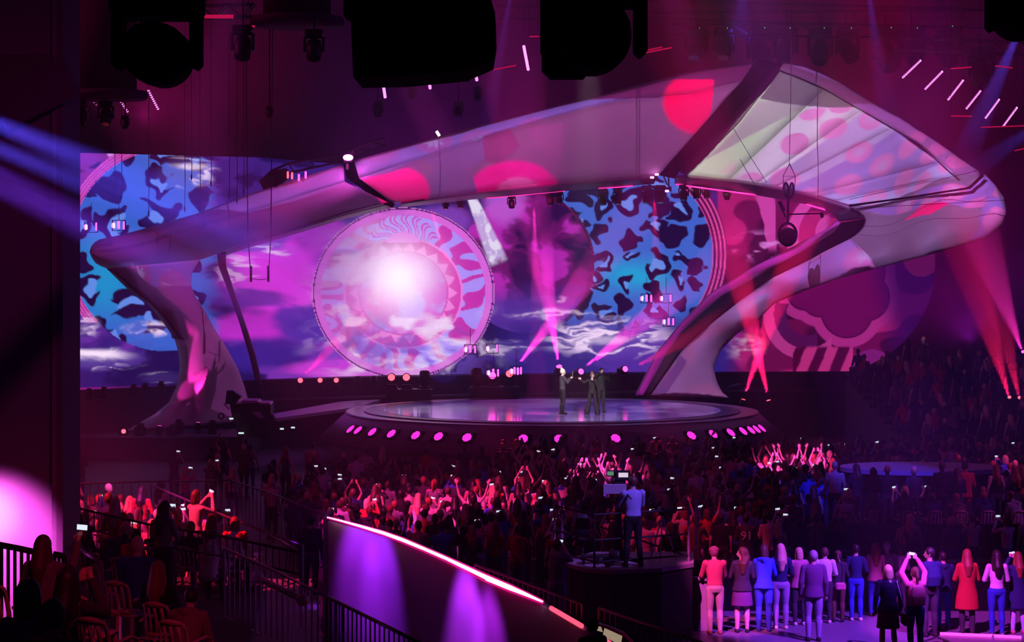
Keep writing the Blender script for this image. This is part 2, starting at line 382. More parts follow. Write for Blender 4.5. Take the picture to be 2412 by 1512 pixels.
    dd = np.min([np.hypot(X - a, Y - b) - c for a, b, c in fl], axis=0)
    D = mixc(D, (168, 52, 136), sst(26, 22, dd)); D = mixc(D, (112, 12, 92), sst(3, 0, dd)); D = mixc(D, (72, 10, 62), sst(2.5, 1, np.abs(dd)) * .8)
    rr = np.hypot((X - 1900), (Y - 740) * .95)
    D = mixc(D, (176, 62, 140), (np.abs(rr - 90) < 13) * (Y > 690) * (X < 1960) * 1.); D = mixc(D, (90, 22, 90), (np.abs(rr - 62) < 14) * (Y > 715) * (X < 1925) * 1.)
    st = np.sin((X + (Y - 800) * .42) / 8.2)
    D = mixc(D, (182, 56, 132), sst(0, .3, st) * sst(812, 822, Y) * (X > 1868) * (X < 2010)); D = mixc(D, (84, 8, 62), sst(0, -.3, st) * sst(812, 822, Y) * (X > 1868) * (X < 2010))
    D = mixc(D, (62, 10, 98), sst(2040, 2120, X - (Y - 700) * .25) * .85)
    D = mixc(D, (120, 30, 100), sst(2100, 2120, X) * (np.hypot(X - 2170, Y - 610) < 42) * .7)
    D = mixc(D, (128, 36, 122), (np.hypot(X - 2055, (Y - 880) * .9) < 52) * 1.)
    r4 = fbm(X / 36, Y / 16, 91, 3); D = mixc(D, (212, 130, 214), sst(.5, .72, r4) * sst(75, 30, np.hypot((X - 1795) * .8, (Y - 580) * 1.7)))
    D = mixc(D, (215, 190, 215), sst(.5, .72, r4) * sst(75, 20, np.hypot((X - 1725) * .8, (Y - 815) * 1.9)) * .7)
    C = C * (1 - m[..., None]) + D * m[..., None]
    ring(1478, 600, 218, 228, 34, (96, 14, 84), (222, 96, 178), (430, 850), (1560, 1712))
    # the eye: disc of tribal stripes round a white glow
    ex, ey = X - 950, Y - 690; r = np.hypot(ex / 213, ey / 200); a = np.arctan2(ey, ex)
    m = (r < 1) * 1.; E_ = np.ones(X.shape + (3,)) * lin((208, 92, 200)); E_ = mixc(E_, (188, 150, 232), sst(.5, .6, fbm(X / 60, Y / 60, 21, 3)))
    zz = np.sin(a * 17 + 7 * (fbm(X / 70, Y / 45, 27, 2) - .5) * 2 + r * 5)
    zb = (r > .66) * (r < .91); E_ = mixc(E_, (174, 150, 240), zb * 1.); E_ = mixc(E_, (196, 58, 176), zb * sst(0, .2, zz))
    tri = np.abs(((a * 22 / 6.283) % 1) - .5) * 2
    E_ = mixc(E_, (206, 66, 176), ((r > .48) & (r < .64)) * 1.); E_ = mixc(E_, (232, 130, 214), ((r > .5) & (r < .5 + .1 * tri)) * 1.)
    E_ = mixc(E_, (226, 130, 220), (np.abs(r - .65) < .012) * 1.); E_ = mixc(E_, (224, 130, 226), ((r > .91)) * 1.); E_ = mixc(E_, (120, 40, 130), (r > .985) * 1.)
    E_ = mixc(E_, (186, 112, 196), sst(30, -130, ex) * .6); E_ = mixc(E_, (150, 100, 150), sst(40, -140, ex) * sst(.5, .6, n2) * .5); E_ = mixc(E_, (120, 50, 120), sst(-95, -135, ey) * sst(.42, .58, n1) * sst(120, -60, ex) * .8)
    C = C * (1 - m[..., None]) + E_ * m[..., None]
    # the arch of lettering-like stripes over the eye
    ra = np.hypot((X - 950) / 88, (Y - 592) / 88); m = ((ra < 1) & (ra > .52) & (Y < 565)) * 1.
    C = mixc(C, (176, 150, 236), m); aa = np.arctan2(Y - 592, X - 950)
    C = mixc(C, (200, 60, 186), m * sst(.2, .4, np.abs(np.sin(aa * 9 + 1.5 * np.sin(ra * 9)))) * (np.abs(np.sin(aa * 9 + 1.5 * np.sin(ra * 9))) < .75)); C = mixc(C, (214, 116, 214), ((ra <= .52) & (ra > .2) & (Y < 572)) * 1.)
    # fog and the white glow
    fog = fbm(X / 60 + 2 * n1, Y / 40 + 2 * n2, 51, 4)
    C = mixc(C, (200, 164, 210), sst(.44, .75, fog) * sst(210, 90, np.hypot((X - 890), (Y - 700) * .9)) * .8)
    C = mixc(C, (232, 214, 240), sst(.46, .82, fog) * sst(240, 90, np.hypot((X - 970) * .8, (Y - 815) * 1.6)) * .95)
    C = mixc(C, (120, 92, 190), sst(.5, .38, fog) * sst(160, 90, np.hypot((X - 960) * .7, (Y - 835) * 1.6)) * .6)
    C = mixc(C, (250, 240, 252), np.clip(1.0 * np.exp(-(np.hypot((X - 940), (Y - 655) * .95) / 78) ** 2), 0, 1))
    C = C + lin((190, 110, 215)) * (np.exp(-(np.hypot((X - 945), (Y - 670)) / 140) ** 2) * .22)[..., None]
    C = mixc(C, (206, 104, 214), ((r > .91) & (r < .985)) * .6); C = mixc(C, (96, 30, 112), ((r > .985) & (r < 1.0)) * .9); C = mixc(C, (226, 150, 232), ((r >= 1.0) & (r < 1.008)) * .8)
    # a mottled white shaft in the picture
    t_ = np.clip((Y - 468) / 150, 0, 1); xc = 1113 + 62 * t_; shaft = sst(1.1, .7, np.abs(X - xc) / (13 + 14 * t_)) * (Y > 440) * sst(1.0, .85, (Y - 468 + (X - xc) * .4) / 158)
    C = mixc(C, (196, 178, 226), shaft * .9); C = mixc(C, (226, 220, 240), shaft * sst(.45, .6, fbm(X / 14, Y / 18, 66, 3)) * .9)
    # indigo cloud bank along the foot, white crests over it
    bank = sst(715, 790, Y + (n1 - .5) * 90) * sst(905, 880, Y) * sst(1120, 1230, X + (n2 - .5) * 80) * sst(1760, 1700, X)
    C = mixc(C, (56, 44, 138), bank * .9); C = mixc(C, (98, 60, 168), bank * sst(.5, .65, n2) * .9)
    w_ = np.abs(2 * fbm(X / 130 + 1.0 * n2, Y / 34 + 2.2 * n1, 7, 4) - 1); crest = np.clip(1 - w_ * 5.0, 0, 1) ** 1.6
    for cx, cy_, rx, ry, s in ((1430, 795, 175, 55, 1.), (1300, 740, 120, 18, .55), (230, 845, 130, 30, 1.), (440, 405, 80, 40, 1.), (180, 770, 60, 40, .8), (350, 775, 70, 22, .9), (640, 590, 80, 18, .8), (560, 640, 60, 50, .6), (1190, 820, 80, 22, .6), (380, 890, 60, 16, .7), (1620, 815, 70, 28, .9), (1290, 705, 60, 12, .5)):
        k = sst(1.1, .45, np.hypot((X - cx) / rx, (Y - cy_) / ry)); C = mixc(C, (238, 214, 246), k * np.clip(crest * 1.5, 0, 1) * s); C = mixc(C, (150, 120, 210), k * (1 - crest) * .25 * s)
    for cx, cy_, rx, ry, s in ((225, 842, 95, 16, .95), (1420, 800, 90, 16, .5), (450, 395, 50, 14, .7)):
        C = mixc(C, (245, 225, 250), sst(1.2, .2, np.hypot((X - cx) / rx, (Y - cy_ + (n2 - .5) * 40) / ry)) * s)
    C = mixc(C, (40, 26, 96), sst(860, 890, Y) * (X < 480) * .4)
    C = mixc(C, (190, 40, 150), sst(905, 912, Y + (480 - X) * -.02) * (X < 430) * .8)
    return np.clip(C, 0, 1.2) ** 1.22
def build_screen():
    xs = np.arange(148, 2204.1, 2.4); n = 236; V = []; COL = []
    top = lambda px: float(np.interp(px, [148, 620, 840, 2300], [359, 371, 390, 390])); bot = lambda px: float(np.interp(px, [148, 400, 620, 900, 1500, 2300], [920, 908, 893, 884, 876, 873]))
    PX = np.zeros((len(xs), n)); PY = np.zeros((len(xs), n))
    for i, x in enumerate(xs):
        t, b = top(x), bot(x)
        if x > 1946:                       # the right end of the wall is a disc
            h = math.sqrt(max(0, 257.8 ** 2 - (x - 1946) ** 2)); t = max(t, 622 - h); b = min(b, 622 + h)
            if b - t < 2: b = t + 2
        PX[i] = x; PY[i] = np.linspace(t, b, n)
    C = scr_pattern(PX, PY); D = np.array([screen_d(x) for x in xs])[:, None] * np.ones((1, n))
    V = np.stack([(PX - 1206) / F * D, D, HCAM - (PY - YH) / F * D], -1).reshape(-1, 3)
    nx = len(xs); idx = np.arange(nx * n).reshape(nx, n)
    f = np.stack([idx[:-1, :-1], idx[:-1, 1:], idx[1:, 1:], idx[1:, :-1]], -1).reshape(-1, 4)
    me = bpy.data.meshes.new('display'); me.from_pydata(V.tolist(), [], f.tolist())
    ca = me.color_attributes.new('picture', 'FLOAT_COLOR', 'POINT')
    rgba = np.ones((nx * n, 4), np.float32); rgba[:, :3] = C.reshape(-1, 3); ca.data.foreach_set('color', rgba.ravel())
    me.materials.append(attr_mat('led_picture', 'picture', SCREEN_GAIN, (.002, .002, .002), .9, 0)); me.update()
    root = thing('video_wall', 'huge LED video wall behind the stage showing violet clouds, leopard spots and a glowing disc', 'screen', (0, 88, 0))
    o = link('display', me, root); me.transform(Matrix.Translation((0, -88, 0)))
    mb = MB(); ix = list(range(0, nx, 12)) + [nx - 1]                   # the cabinet depth behind the tiles
    rows = [[Vector(V.reshape(nx, n, 3)[i, j]) + Vector((0, .05, 0)) for j in (0, n // 4, n // 2, 3 * n // 4, n - 1)] for i in ix]
    part('cabinet', mb.grid(rows, (0, .45, 0)), MATT, root)
SCREEN_GAIN = 1.5
build_screen()

# ------------------------------------------------------------------ the great arch
CT = [(290, 1016, 80), (420, 850, 80), (460, 700, 79.5), (240, 600, 77), (500, 540, 78.5), (820, 420, 80), (920, 480, 81), (1200, 360, 82), (1550, 420, 83), (1780, 150, 82),
      (1610, 410, 83), (1840, 160, 81), (1900, 460, 82), (2000, 485, 81), (2040, 520, 80.5), (2280, 440, 76), (2365, 490, 74), (2200, 600, 76), (2065, 632, 79), (1800, 720, 84), (1690, 860, 86.3), (1600, 930, 86.6), (1515, 931, 86.8), (1835, 610, 82.5), (620, 945, 83), (520, 600, 80.5)]
def dep(px, py):
    sw = sd = 0
    for x, y, d in CT:
        r2 = (px - x) ** 2 + (py - y) ** 2 + 900; k = 1 / r2 ** 1.6; sw += k; sd += k * d
    return sd / sw
def ribbon(A, B, nu=40, nv=7, off=0, bulge=0., thick=.25, dA=0, dB=0):
    a, b = resamp(A, nu), resamp(B, nu); rows = []
    for i in range(nu):
        r = []
        for j in range(nv):
            v = j / (nv - 1); q = a[i].lerp(b[i], v)
            r.append(P(q.x, q.y, dep(q.x, q.y) + off - bulge * math.sin(math.pi * v) + dA * (1 - v) + dB * v))
        rows.append(r)
    return MB().grid(rows, (0, thick, 0))
arch = thing('stage_arch', 'giant white curved arch over the stage with a wide hood at its right', 'stage arch', (0, 82, 0))
LEGL = [(250, 632), (309, 689), (348, 715), (381, 755), (411, 798), (421, 834), (423, 867), (416, 910), (398, 947), (362, 977), (292, 1016)]
LEGR = [(467, 612), (449, 643), (446, 669), (454, 692), (481, 735), (500, 772), (530, 818), (557, 867), (573, 910), (581, 940), (578, 992)]
part('arch_leg', ribbon(LEGL, LEGR, 50, 11, -.4, .5, .35), SHELL, arch, True, 'flared white left leg of the arch')
RIDL = [(256, 634), (300, 660), (350, 700), (395, 752), (434, 800)]
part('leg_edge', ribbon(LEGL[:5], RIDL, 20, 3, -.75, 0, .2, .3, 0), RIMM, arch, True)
TIPT = [(211, 592), (217, 574), (233, 564), (290, 552), (460, 504), (613, 449), (808, 387)]
TIPB = [(211, 594), (220, 617), (247, 632), (313, 641), (470, 612), (567, 577), (804, 506), (917, 478)]
TIPM = [(211, 593), (222, 592), (260, 592), (310, 580), (400, 553), (583, 500), (812, 428)]
part('arch_beam', ribbon(TIPT, TIPM, 50, 5, .1, .1, .3, .3, 0), SHELL, arch, True, 'upper face of the left beam')
part('arch_beam', ribbon(TIPM, TIPB, 50, 7, 0, .25, .3, .1, .5), SHELL, arch, True, 'lower face of the left beam')
part('rib', ribbon([(510, 590), (515, 629), (540, 692), (563, 758), (586, 834), (613, 944)], [(530, 596), (531, 629), (551, 689), (577, 765), (600, 834), (625, 944)], 30, 3, 1.2, 0, .3), RIMM, arch, True, 'thin curved inner post at the left')
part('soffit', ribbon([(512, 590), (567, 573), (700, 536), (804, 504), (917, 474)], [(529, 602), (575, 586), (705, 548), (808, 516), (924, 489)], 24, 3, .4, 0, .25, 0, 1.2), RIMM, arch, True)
part('joint', ribbon([(808, 384), (817, 420), (901, 480), (924, 489)], [(831, 378), (846, 420), (924, 477), (930, 480)], 16, 3, .45, 0, .3), MATT, arch)
MT = [(834, 378), (1137, 293), (1324, 245), (1387, 230), (1608, 172), (1778, 145)]
MM = [(846, 420), (991, 372), (1137, 322), (1317, 268), (1454, 234), (1620, 222), (1748, 190)]
MBt = [(924, 477), (944, 477), (1131, 447), (1317, 428), (1551, 412)]
part('arch_beam', ribbon(MT, MM, 50, 5, .1, .1, .3, .3, 0), SHELL, arch, True, 'upper face of the long middle beam')
part('arch_beam', ribbon(MM, MBt, 50, 9, 0, .35, .3, .1, .5), SHELL, arch, True, 'broad face of the long middle beam')
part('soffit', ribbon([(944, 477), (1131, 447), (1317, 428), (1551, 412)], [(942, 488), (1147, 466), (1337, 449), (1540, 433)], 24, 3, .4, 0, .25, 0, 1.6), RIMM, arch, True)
part('joint', ribbon([(1778, 146), (1665, 283), (1608, 347), (1553, 412)], [(1826, 146), (1700, 300), (1612, 385), (1590, 420)], 24, 3, .25, 0, .3), MATT, arch, False, 'dark channel between middle beam and hood')
part('rib', ribbon([(1822, 148), (1730, 250), (1640, 345), (1597, 402)], [(1848, 150), (1788, 227), (1741, 287), (1671, 357), (1615, 412)], 24, 3, .2, 0, .3, .6, 0), RIMM, arch, True, 'plum edge of the hood')
HA = [(1615, 411), (1718, 422), (1785, 430), (1830, 439), (1915, 457), (1970, 473), (2001, 483)]
HB = [(1838, 165), (1945, 207), (2031, 258), (2105, 300), (2215, 382), (2252, 412), (2281, 440)]
for i in range(6):
    s_ = (.0, .12, .0, .15, .0, .1)[i]; s2 = (.1, .0, .15, .0, .12, .0)[i]
    a0, a1, b0, b1 = HA[i], HA[i + 1], HB[i], HB[i + 1]
    part('canopy_panel', ribbon([a0, b0], [a1, b1], 24, 5, .3, 0, .12, s_, s2), SHELL, arch, True)
RIDGE = [(1838, 163), (1891, 183), (1945, 207), (2008, 245), (2105, 300), (2168, 337), (2225, 391), (2283, 441)]
HOUT = [(1846, 147), (1895, 155), (1935, 171), (1981, 194), (2055, 241), (2121, 277), (2201, 329), (2258, 369), (2305, 401), (2311, 413)]
part('hood_brim', ribbon(RIDGE, HOUT, 50, 5, -.1, .1, .3, 0, .3), SHELL, arch, True)
LI = [(2001, 487), (2026, 499), (2037, 508), (2041, 519), (2035, 535), (2019, 552), (2004, 562)]
LO = [(2321, 411), (2345, 436), (2365, 466), (2371, 500), (2361, 531), (2331, 559), (2268, 577), (2175, 604), (2065, 632)]
part('hood_tip', ribbon(LI, LO, 60, 13, 0, .4, .3), SHELL, arch, True, 'rounded right tip of the hood')
RL = [(2004, 562), (1936, 596), (1889, 621), (1821, 654), (1783, 681), (1740, 712), (1675, 764), (1608, 826), (1570, 880), (1534, 931)]
RR = [(2065, 632), (1975, 656), (1898, 684), (1825, 714), (1788, 751), (1735, 787), (1698, 824), (1681, 864), (1688, 897), (1701, 924), (1718, 937)]
part('arch_leg', ribbon(RL, RR, 60, 9, 0, .4, .35), SHELL, arch, True, 'white right leg sweeping down to the stage')
RIU = [(1590, 414), (1615, 412), (1700, 420), (1740, 423), (1794, 431), (1844, 441), (1902, 454), (1947, 468), (1999, 485), (2026, 499), (2040, 515)]
RID = [(1590, 433), (1700, 445), (1776, 458), (1844, 470), (1902, 481), (1947, 495), (1966, 505), (1978, 522)]
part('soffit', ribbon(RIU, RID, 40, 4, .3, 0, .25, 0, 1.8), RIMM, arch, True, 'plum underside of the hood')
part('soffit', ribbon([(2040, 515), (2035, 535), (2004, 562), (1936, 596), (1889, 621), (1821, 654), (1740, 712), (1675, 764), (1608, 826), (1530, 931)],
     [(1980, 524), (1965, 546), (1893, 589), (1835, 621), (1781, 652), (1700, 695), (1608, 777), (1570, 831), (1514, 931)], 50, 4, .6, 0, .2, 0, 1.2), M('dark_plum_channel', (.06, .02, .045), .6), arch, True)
part('rib', ribbon([(1976, 517), (1947, 541), (1902, 563), (1835, 599), (1767, 633), (1675, 690), (1608, 757), (1547, 831), (1497, 931)],
     [(1980, 526), (1965, 547), (1893, 590), (1835, 622), (1781, 653), (1700, 696), (1608, 779), (1570, 832), (1515, 931)], 60, 3, .05, 0, .35), RIMS, arch, True, 'pale inner rib beside the right leg')
part('joint', ribbon([(2000, 482), (2140, 463), (2283, 440), (2312, 411)], [(2001, 487), (2141, 467), (2286, 445), (2319, 414)], 30, 2, -.7, 0, .1), MATT, arch, False, 'dark slot across the hood tip')
# pink light on the lower soffit edges, put in as glowing lines
PINKE = M('pink_edge_glow', (.8, .1, .4), .4, emit=(1, .03, .35), es=2.2, var=0)
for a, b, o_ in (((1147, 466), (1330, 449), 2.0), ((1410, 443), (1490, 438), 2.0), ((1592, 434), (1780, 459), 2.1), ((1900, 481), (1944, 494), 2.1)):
    part('lit_edge', MB().tube([P(*a, dep(*a) + o_), P((a[0] + b[0]) / 2, (a[1] + b[1]) / 2 + .5, dep(*b) + o_), P(*b, dep(*b) + o_)], .035, 6), PINKE, arch)

# ------------------------------------------------------------------ the round stage
SX, SY, SZ = (1300 - 1206) / F * 77, 77.0, 1.98
SRY = .93
def disc(mb, r0, r1, z, ry=1., n=96, z1=None, mi=0, cx=SX, cy_=SY):
    z1 = z if z1 is None else z1; vs = []; fs = []
    for k in range(n):
        a = 2 * math.pi * k / n; vs += [(cx + r0 * math.cos(a), cy_ + r0 * ry * math.sin(a), z), (cx + r1 * math.cos(a), cy_ + r1 * ry * math.sin(a), z1)]
    for k in range(n): fs.append((2 * k, 2 * k + 1, (2 * k + 3) % (2 * n), (2 * k + 2) % (2 * n)))
    return mb.add(vs, fs, mi)
def drum(mb, r, z0, z1, n=96, rb=None, mi=0, ry=1., cx=SX, cy_=SY):
    rb = rb or r
    vs = [(cx + rr * math.cos(2 * math.pi * k / n), cy_ + rr * ry * math.sin(2 * math.pi * k / n), z) for rr, z in ((rb, z0), (r, z1)) for k in range(n)]
    fs = [(k, (k + 1) % n, n + (k + 1) % n, n + k) for k in range(n)] + [tuple(range(n))[::-1], tuple(range(n, 2 * n))]
    return mb.add(vs, fs, mi)
stage = thing('round_stage', 'round glossy stage with a lit violet floor and pink lamps in its sloping skirt', 'stage', (SX, SY, 0))
RS = 6.35
part('platform', drum(drum(MB(), 8.3, 0, 1.02, 128, ry=SRY), 7.75, 1.0, SZ - .07, 128, 8.75, ry=SRY), M('stage_skirt_paint', (.34, .26, .34), .45, var=.05), stage, True, 'sloping mauve skirt')
part('deck_ring', drum(MB(), 7.72, SZ - .12, SZ - .04, 128, ry=SRY), M('pale_deck', (.5, .42, .5), .25, var=.05), stage)
part('deck_ring', drum(MB(), 7.05, SZ - .06, SZ - .012, 128, ry=SRY), DECK, stage, False, 'dark glossy ring')
def led_floor():
    n, m = 160, 44; V = [(SX, SY, SZ)]; 
    for j in range(1, m + 1):
        for k in range(n):
            a = 2 * math.pi * k / n; V.append((SX + RS * j / m * math.cos(a), SY + SRY * RS * j / m * math.sin(a), SZ))
    fs = [(0, 1 + k, 1 + (k + 1) % n) for k in range(n)] + [(1 + (j - 1) * n + k, 1 + j * n + k, 1 + j * n + (k + 1) % n, 1 + (j - 1) * n + (k + 1) % n) for j in range(1, m) for k in range(n)]
    V = np.array(V); X = V[:, 0] - SX; Y = V[:, 1] - SY
    q = fbm(X / 1.6 + 5, Y / 2.5, 3, 4); C = np.ones((len(V), 3)) * lin((84, 52, 140)); C = mixc(C, (146, 110, 190), sst(.45, .65, q)); C = mixc(C, (52, 30, 100), sst(.47, .33, q))
    C = mixc(C, (160, 72, 178), sst(2.2, .8, np.abs(X + 1.6)) * .6); C = mixc(C, (180, 150, 215), sst(3, 1, np.hypot(X + 4.6, Y)) * .6)
    me = bpy.data.meshes.new('led_floor'); me.from_pydata((V - np.array([SX, SY, 0])).tolist(), [], fs)
    ca = me.color_attributes.new('picture', 'FLOAT_COLOR', 'POINT'); rgba = np.ones((len(V), 4), np.float32); rgba[:, :3] = C; ca.data.foreach_set('color', rgba.ravel())
    m_ = attr_mat('led_floor_picture', 'picture', .5, (.03, .03, .04), .12, 1.); me.materials.append(m_); me.update()
    link('led_floor', me, stage)
led_floor()
CHROME = M('pale_trim', (.7, .6, .75), .25, .6, var=0)
for r, z in ((7.07, SZ - .01), (7.76, SZ - .06)):
    part('trim_ring', MB().tube([(SX + r * math.cos(a), SY + SRY * r * math.sin(a), z) for a in [2 * math.pi * k / 120 for k in range(121)]], .022, 5), CHROME, stage)
# wells in the skirt with pink LED matrices
PM = bpy.data.materials.new('pink_pixel_matrix'); PM.use_nodes = True; nt = PM.node_tree; b = nt.nodes['Principled BSDF']
tc = nt.nodes.new('ShaderNodeTexCoord'); vor = nt.nodes.new('ShaderNodeTexVoronoi'); vor.inputs['Scale'].default_value = 17; vor.inputs['Randomness'].default_value = 0
cr = nt.nodes.new('ShaderNodeMapRange'); cr.inputs['From Min'].default_value = .35; cr.inputs['From Max'].default_value = .65; cr.inputs['To Min'].default_value = 2.2; cr.inputs['To Max'].default_value = .8
nt.links.new(tc.outputs['Object'], vor.inputs['Vector']); nt.links.new(vor.outputs['Distance'], cr.inputs['Value']); nt.links.new(cr.outputs['Result'], b.inputs['Emission Strength'])
b.inputs['Emission Color'].default_value = (1, .03, .72, 1); b.inputs['Base Color'].default_value = (.2, .02, .1, 1)
for px in (828, 848, 885, 932, 990, 1043, 1108, 1234, 1314, 1441, 1617, 1670, 1715, 1748, 1770, 1786, 1802):
    th = math.asin(max(-.995, min(.995, ((px - 1308) / F * 71.5) / 8.1))); rr = 8.27
    c = Vector((SX + rr * math.sin(th), SY - SRY * rr * math.cos(th), 1.5)); out = Vector((math.sin(th), -math.cos(th), 0)); side = Vector((math.cos(th), math.sin(th), 0)); upv = (Vector((0, 0, .9)) - out * 1.0).normalized()
    nrm = upv.cross(side) * -1
    if nrm.dot(out) < 0: nrm = -nrm
    well = MB().prism([c + nrm * .03 + side * a * .3 + upv * b_ * .22 for a, b_ in ((-1, -1), (.75, -1), (1, 1), (-.8, 1))], nrm * -.05)
    w_ = part('lamp_well', well, MATT, stage)
    k = MB(); hex_ = [c + nrm * .055 + side * .17 * math.cos(t) + upv * .19 * math.sin(t) for t in [math.pi / 8 + math.pi / 4 * q for q in range(8)]]
    o = link('lamp_face', MB().prism(hex_, nrm * -.02).mesh('lamp_face', PM, stage.location), w_)
# catwalk, rear deck
part('catwalk', MB().prism([PZ(650, 985, SZ - .15), PZ(845, 958, SZ - .15), PZ(905, 938, SZ - .15), PZ(800, 946, SZ - .15), PZ(640, 975, SZ - .15)], (0, 0, -.12)), M('catwalk_paint', (.55, .42, .55), .4), stage)
part('rear_deck', MB().prism([PZ(610, 962, 1.55), PZ(1000, 938, 1.55), PZ(1720, 938, 1.55), PZ(1800, 928, 1.55), PZ(1500, 905, 1.55), PZ(900, 905, 1.55), PZ(600, 930, 1.55)], (0, 0, -1.5)), DECK, stage)
ra, rb_ = P(155, 0, 79.8).x, P(600, 0, 79.8).x
ls = solo('stage_riser', MB().box(((ra + rb_) / 2, 79.6, .44), (rb_ - ra, 3.9, .88), bev=.04), M('riser_paint', (.10, .07, .11), .5), 'low dark riser under the left leg of the arch', 'riser', ((ra + rb_) / 2, 79.6, 0))
# the dark plinth under the screen
pl = thing('screen_plinth', 'long dark stepped plinth under the video wall', 'plinth', (0, 86, 0))
top_ = [(150, 78.4, 922), (400, 81.6, 910), (620, 84.2, 895), (900, 86.4, 887), (1500, 89.8, 879), (2060, 91.4, 875)]
mb = MB(); mb2 = MB(); mb3 = MB()
for (x0, d0, y0), (x1, d1, y1) in zip(top_, top_[1:]):
    a, b_ = P(x0, y0, d0), P(x1, y1, d1); z = (a.z + b_.z) / 2
    mb.prism([(a.x, a.y, 0), (b_.x, b_.y, 0), (b_.x, b_.y, b_.z), (a.x, a.y, a.z)], (0, .8, 0))
    if x0 >= 620: mb2.prism([(a.x, a.y - 1.6, 0), (b_.x, b_.y - 1.6, 0), (b_.x, b_.y - 1.6, b_.z - .75), (a.x, a.y - 1.6, a.z - .75)], (0, 1.59, 0))
part('upper_step', mb, M('plinth_paint', (.04, .03, .055), .6), pl); part('lower_step', mb2, DECK, pl)

# ------------------------------------------------------------------ the projector that paints the arch (its slide is drawn here)
def projector(loc, aim, watts, deg=76):
    loc = Vector(loc); q = (Vector(aim) - loc).to_track_quat('-Z', 'Y'); Ri = q.inverted(); K = 1 / math.tan(math.radians(deg / 2))
    def uv(px, py, d=None):
        v = Ri @ (P(px, py, dep(px, py) if d is None else d) - loc); return (v.x / -v.z * K, v.y / -v.z * K)
    N = 1500; M_ = 900; U, V = np.meshgrid(np.linspace(-1, 1, N), np.linspace(-.6, .6, M_))
    C = np.zeros((M_, N, 3)) + lin((26, 8, 30))
    def poly(pts, c, m=None, soft=None):
        k = inpoly(U, V, [uv(*p) for p in pts])
        if m is not None: k = k & m
        nonlocal C; C = mixc(C, c, k * 1.); return k
    n = fbm(U * 9, V * 12, 5, 4)
    def circles(k, s=.052, c=(205, 92, 190), amt=.9, jitter=.25, ang=-.2):
        """pink medallions on a grid with little stars between"""
        nonlocal C
        X = U * math.cos(ang) - V * math.sin(ang); Y = (U * math.sin(ang) + V * math.cos(ang)) * 1.55
        gy = np.floor(Y / s); gx = np.floor(X / s + .5 * (gy % 2)); cx = (gx + .5 - .5 * (gy % 2) + jitter * (_h(gx, gy, 4) - .5)) * s; cy_ = (gy + .5 + jitter * (_h(gx, gy, 6) - .5)) * s
        r = np.hypot(X - cx, Y - cy_) / s; a = np.arctan2(Y - cy_, X - cx); on = _h(gx, gy, 9) > .12
        C = mixc(C, c, k * on * sst(.40, .36, r) * amt); C = mixc(C, (170, 150, 230), k * on * sst(.17, .14, r * (1 + .3 * np.cos(7 * a))) * (_h(gx, gy, 12) > .5) * .6 * amt)
        sp = vnoise(U * 160, V * 260, 3); C = mixc(C, (190, 160, 240), k * (sp > .93) * .5 * amt)
    # left beam and leg
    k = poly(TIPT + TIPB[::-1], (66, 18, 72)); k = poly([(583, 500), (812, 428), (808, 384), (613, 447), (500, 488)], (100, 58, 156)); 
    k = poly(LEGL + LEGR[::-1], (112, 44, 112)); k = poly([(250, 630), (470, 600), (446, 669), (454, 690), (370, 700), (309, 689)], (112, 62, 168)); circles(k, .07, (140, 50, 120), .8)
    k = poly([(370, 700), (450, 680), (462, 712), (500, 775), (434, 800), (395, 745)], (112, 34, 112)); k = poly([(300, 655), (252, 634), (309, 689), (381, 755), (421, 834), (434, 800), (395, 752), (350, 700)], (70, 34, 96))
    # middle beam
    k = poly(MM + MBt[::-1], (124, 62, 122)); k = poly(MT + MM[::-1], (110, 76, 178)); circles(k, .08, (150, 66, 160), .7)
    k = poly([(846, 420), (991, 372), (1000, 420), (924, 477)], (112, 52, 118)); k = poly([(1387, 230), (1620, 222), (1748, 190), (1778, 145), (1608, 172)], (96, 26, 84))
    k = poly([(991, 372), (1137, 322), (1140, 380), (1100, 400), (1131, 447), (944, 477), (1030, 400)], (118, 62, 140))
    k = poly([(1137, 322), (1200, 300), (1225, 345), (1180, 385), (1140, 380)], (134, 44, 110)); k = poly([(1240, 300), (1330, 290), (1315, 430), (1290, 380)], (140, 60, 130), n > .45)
    # the hood, light and shade of its fan strips drawn into the slide
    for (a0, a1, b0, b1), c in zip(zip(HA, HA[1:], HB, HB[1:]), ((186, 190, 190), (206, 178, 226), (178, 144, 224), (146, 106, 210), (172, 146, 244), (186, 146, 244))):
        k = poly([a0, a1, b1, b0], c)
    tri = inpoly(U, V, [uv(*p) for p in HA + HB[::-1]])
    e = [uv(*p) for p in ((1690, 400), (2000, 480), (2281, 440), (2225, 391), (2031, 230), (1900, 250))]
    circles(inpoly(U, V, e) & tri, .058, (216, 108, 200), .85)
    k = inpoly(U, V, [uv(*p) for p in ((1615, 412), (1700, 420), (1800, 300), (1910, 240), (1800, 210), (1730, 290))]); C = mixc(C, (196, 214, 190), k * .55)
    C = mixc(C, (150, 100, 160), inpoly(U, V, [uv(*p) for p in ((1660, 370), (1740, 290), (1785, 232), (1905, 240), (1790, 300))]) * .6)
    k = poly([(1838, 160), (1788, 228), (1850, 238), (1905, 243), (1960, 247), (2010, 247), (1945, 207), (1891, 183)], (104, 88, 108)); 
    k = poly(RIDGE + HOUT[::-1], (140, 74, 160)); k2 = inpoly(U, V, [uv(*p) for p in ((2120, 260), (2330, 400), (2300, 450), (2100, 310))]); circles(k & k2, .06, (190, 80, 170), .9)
    k = poly([(1838, 163), (1846, 147), (1981, 194), (2060, 243), (2008, 247), (1945, 207)], (104, 52, 104))
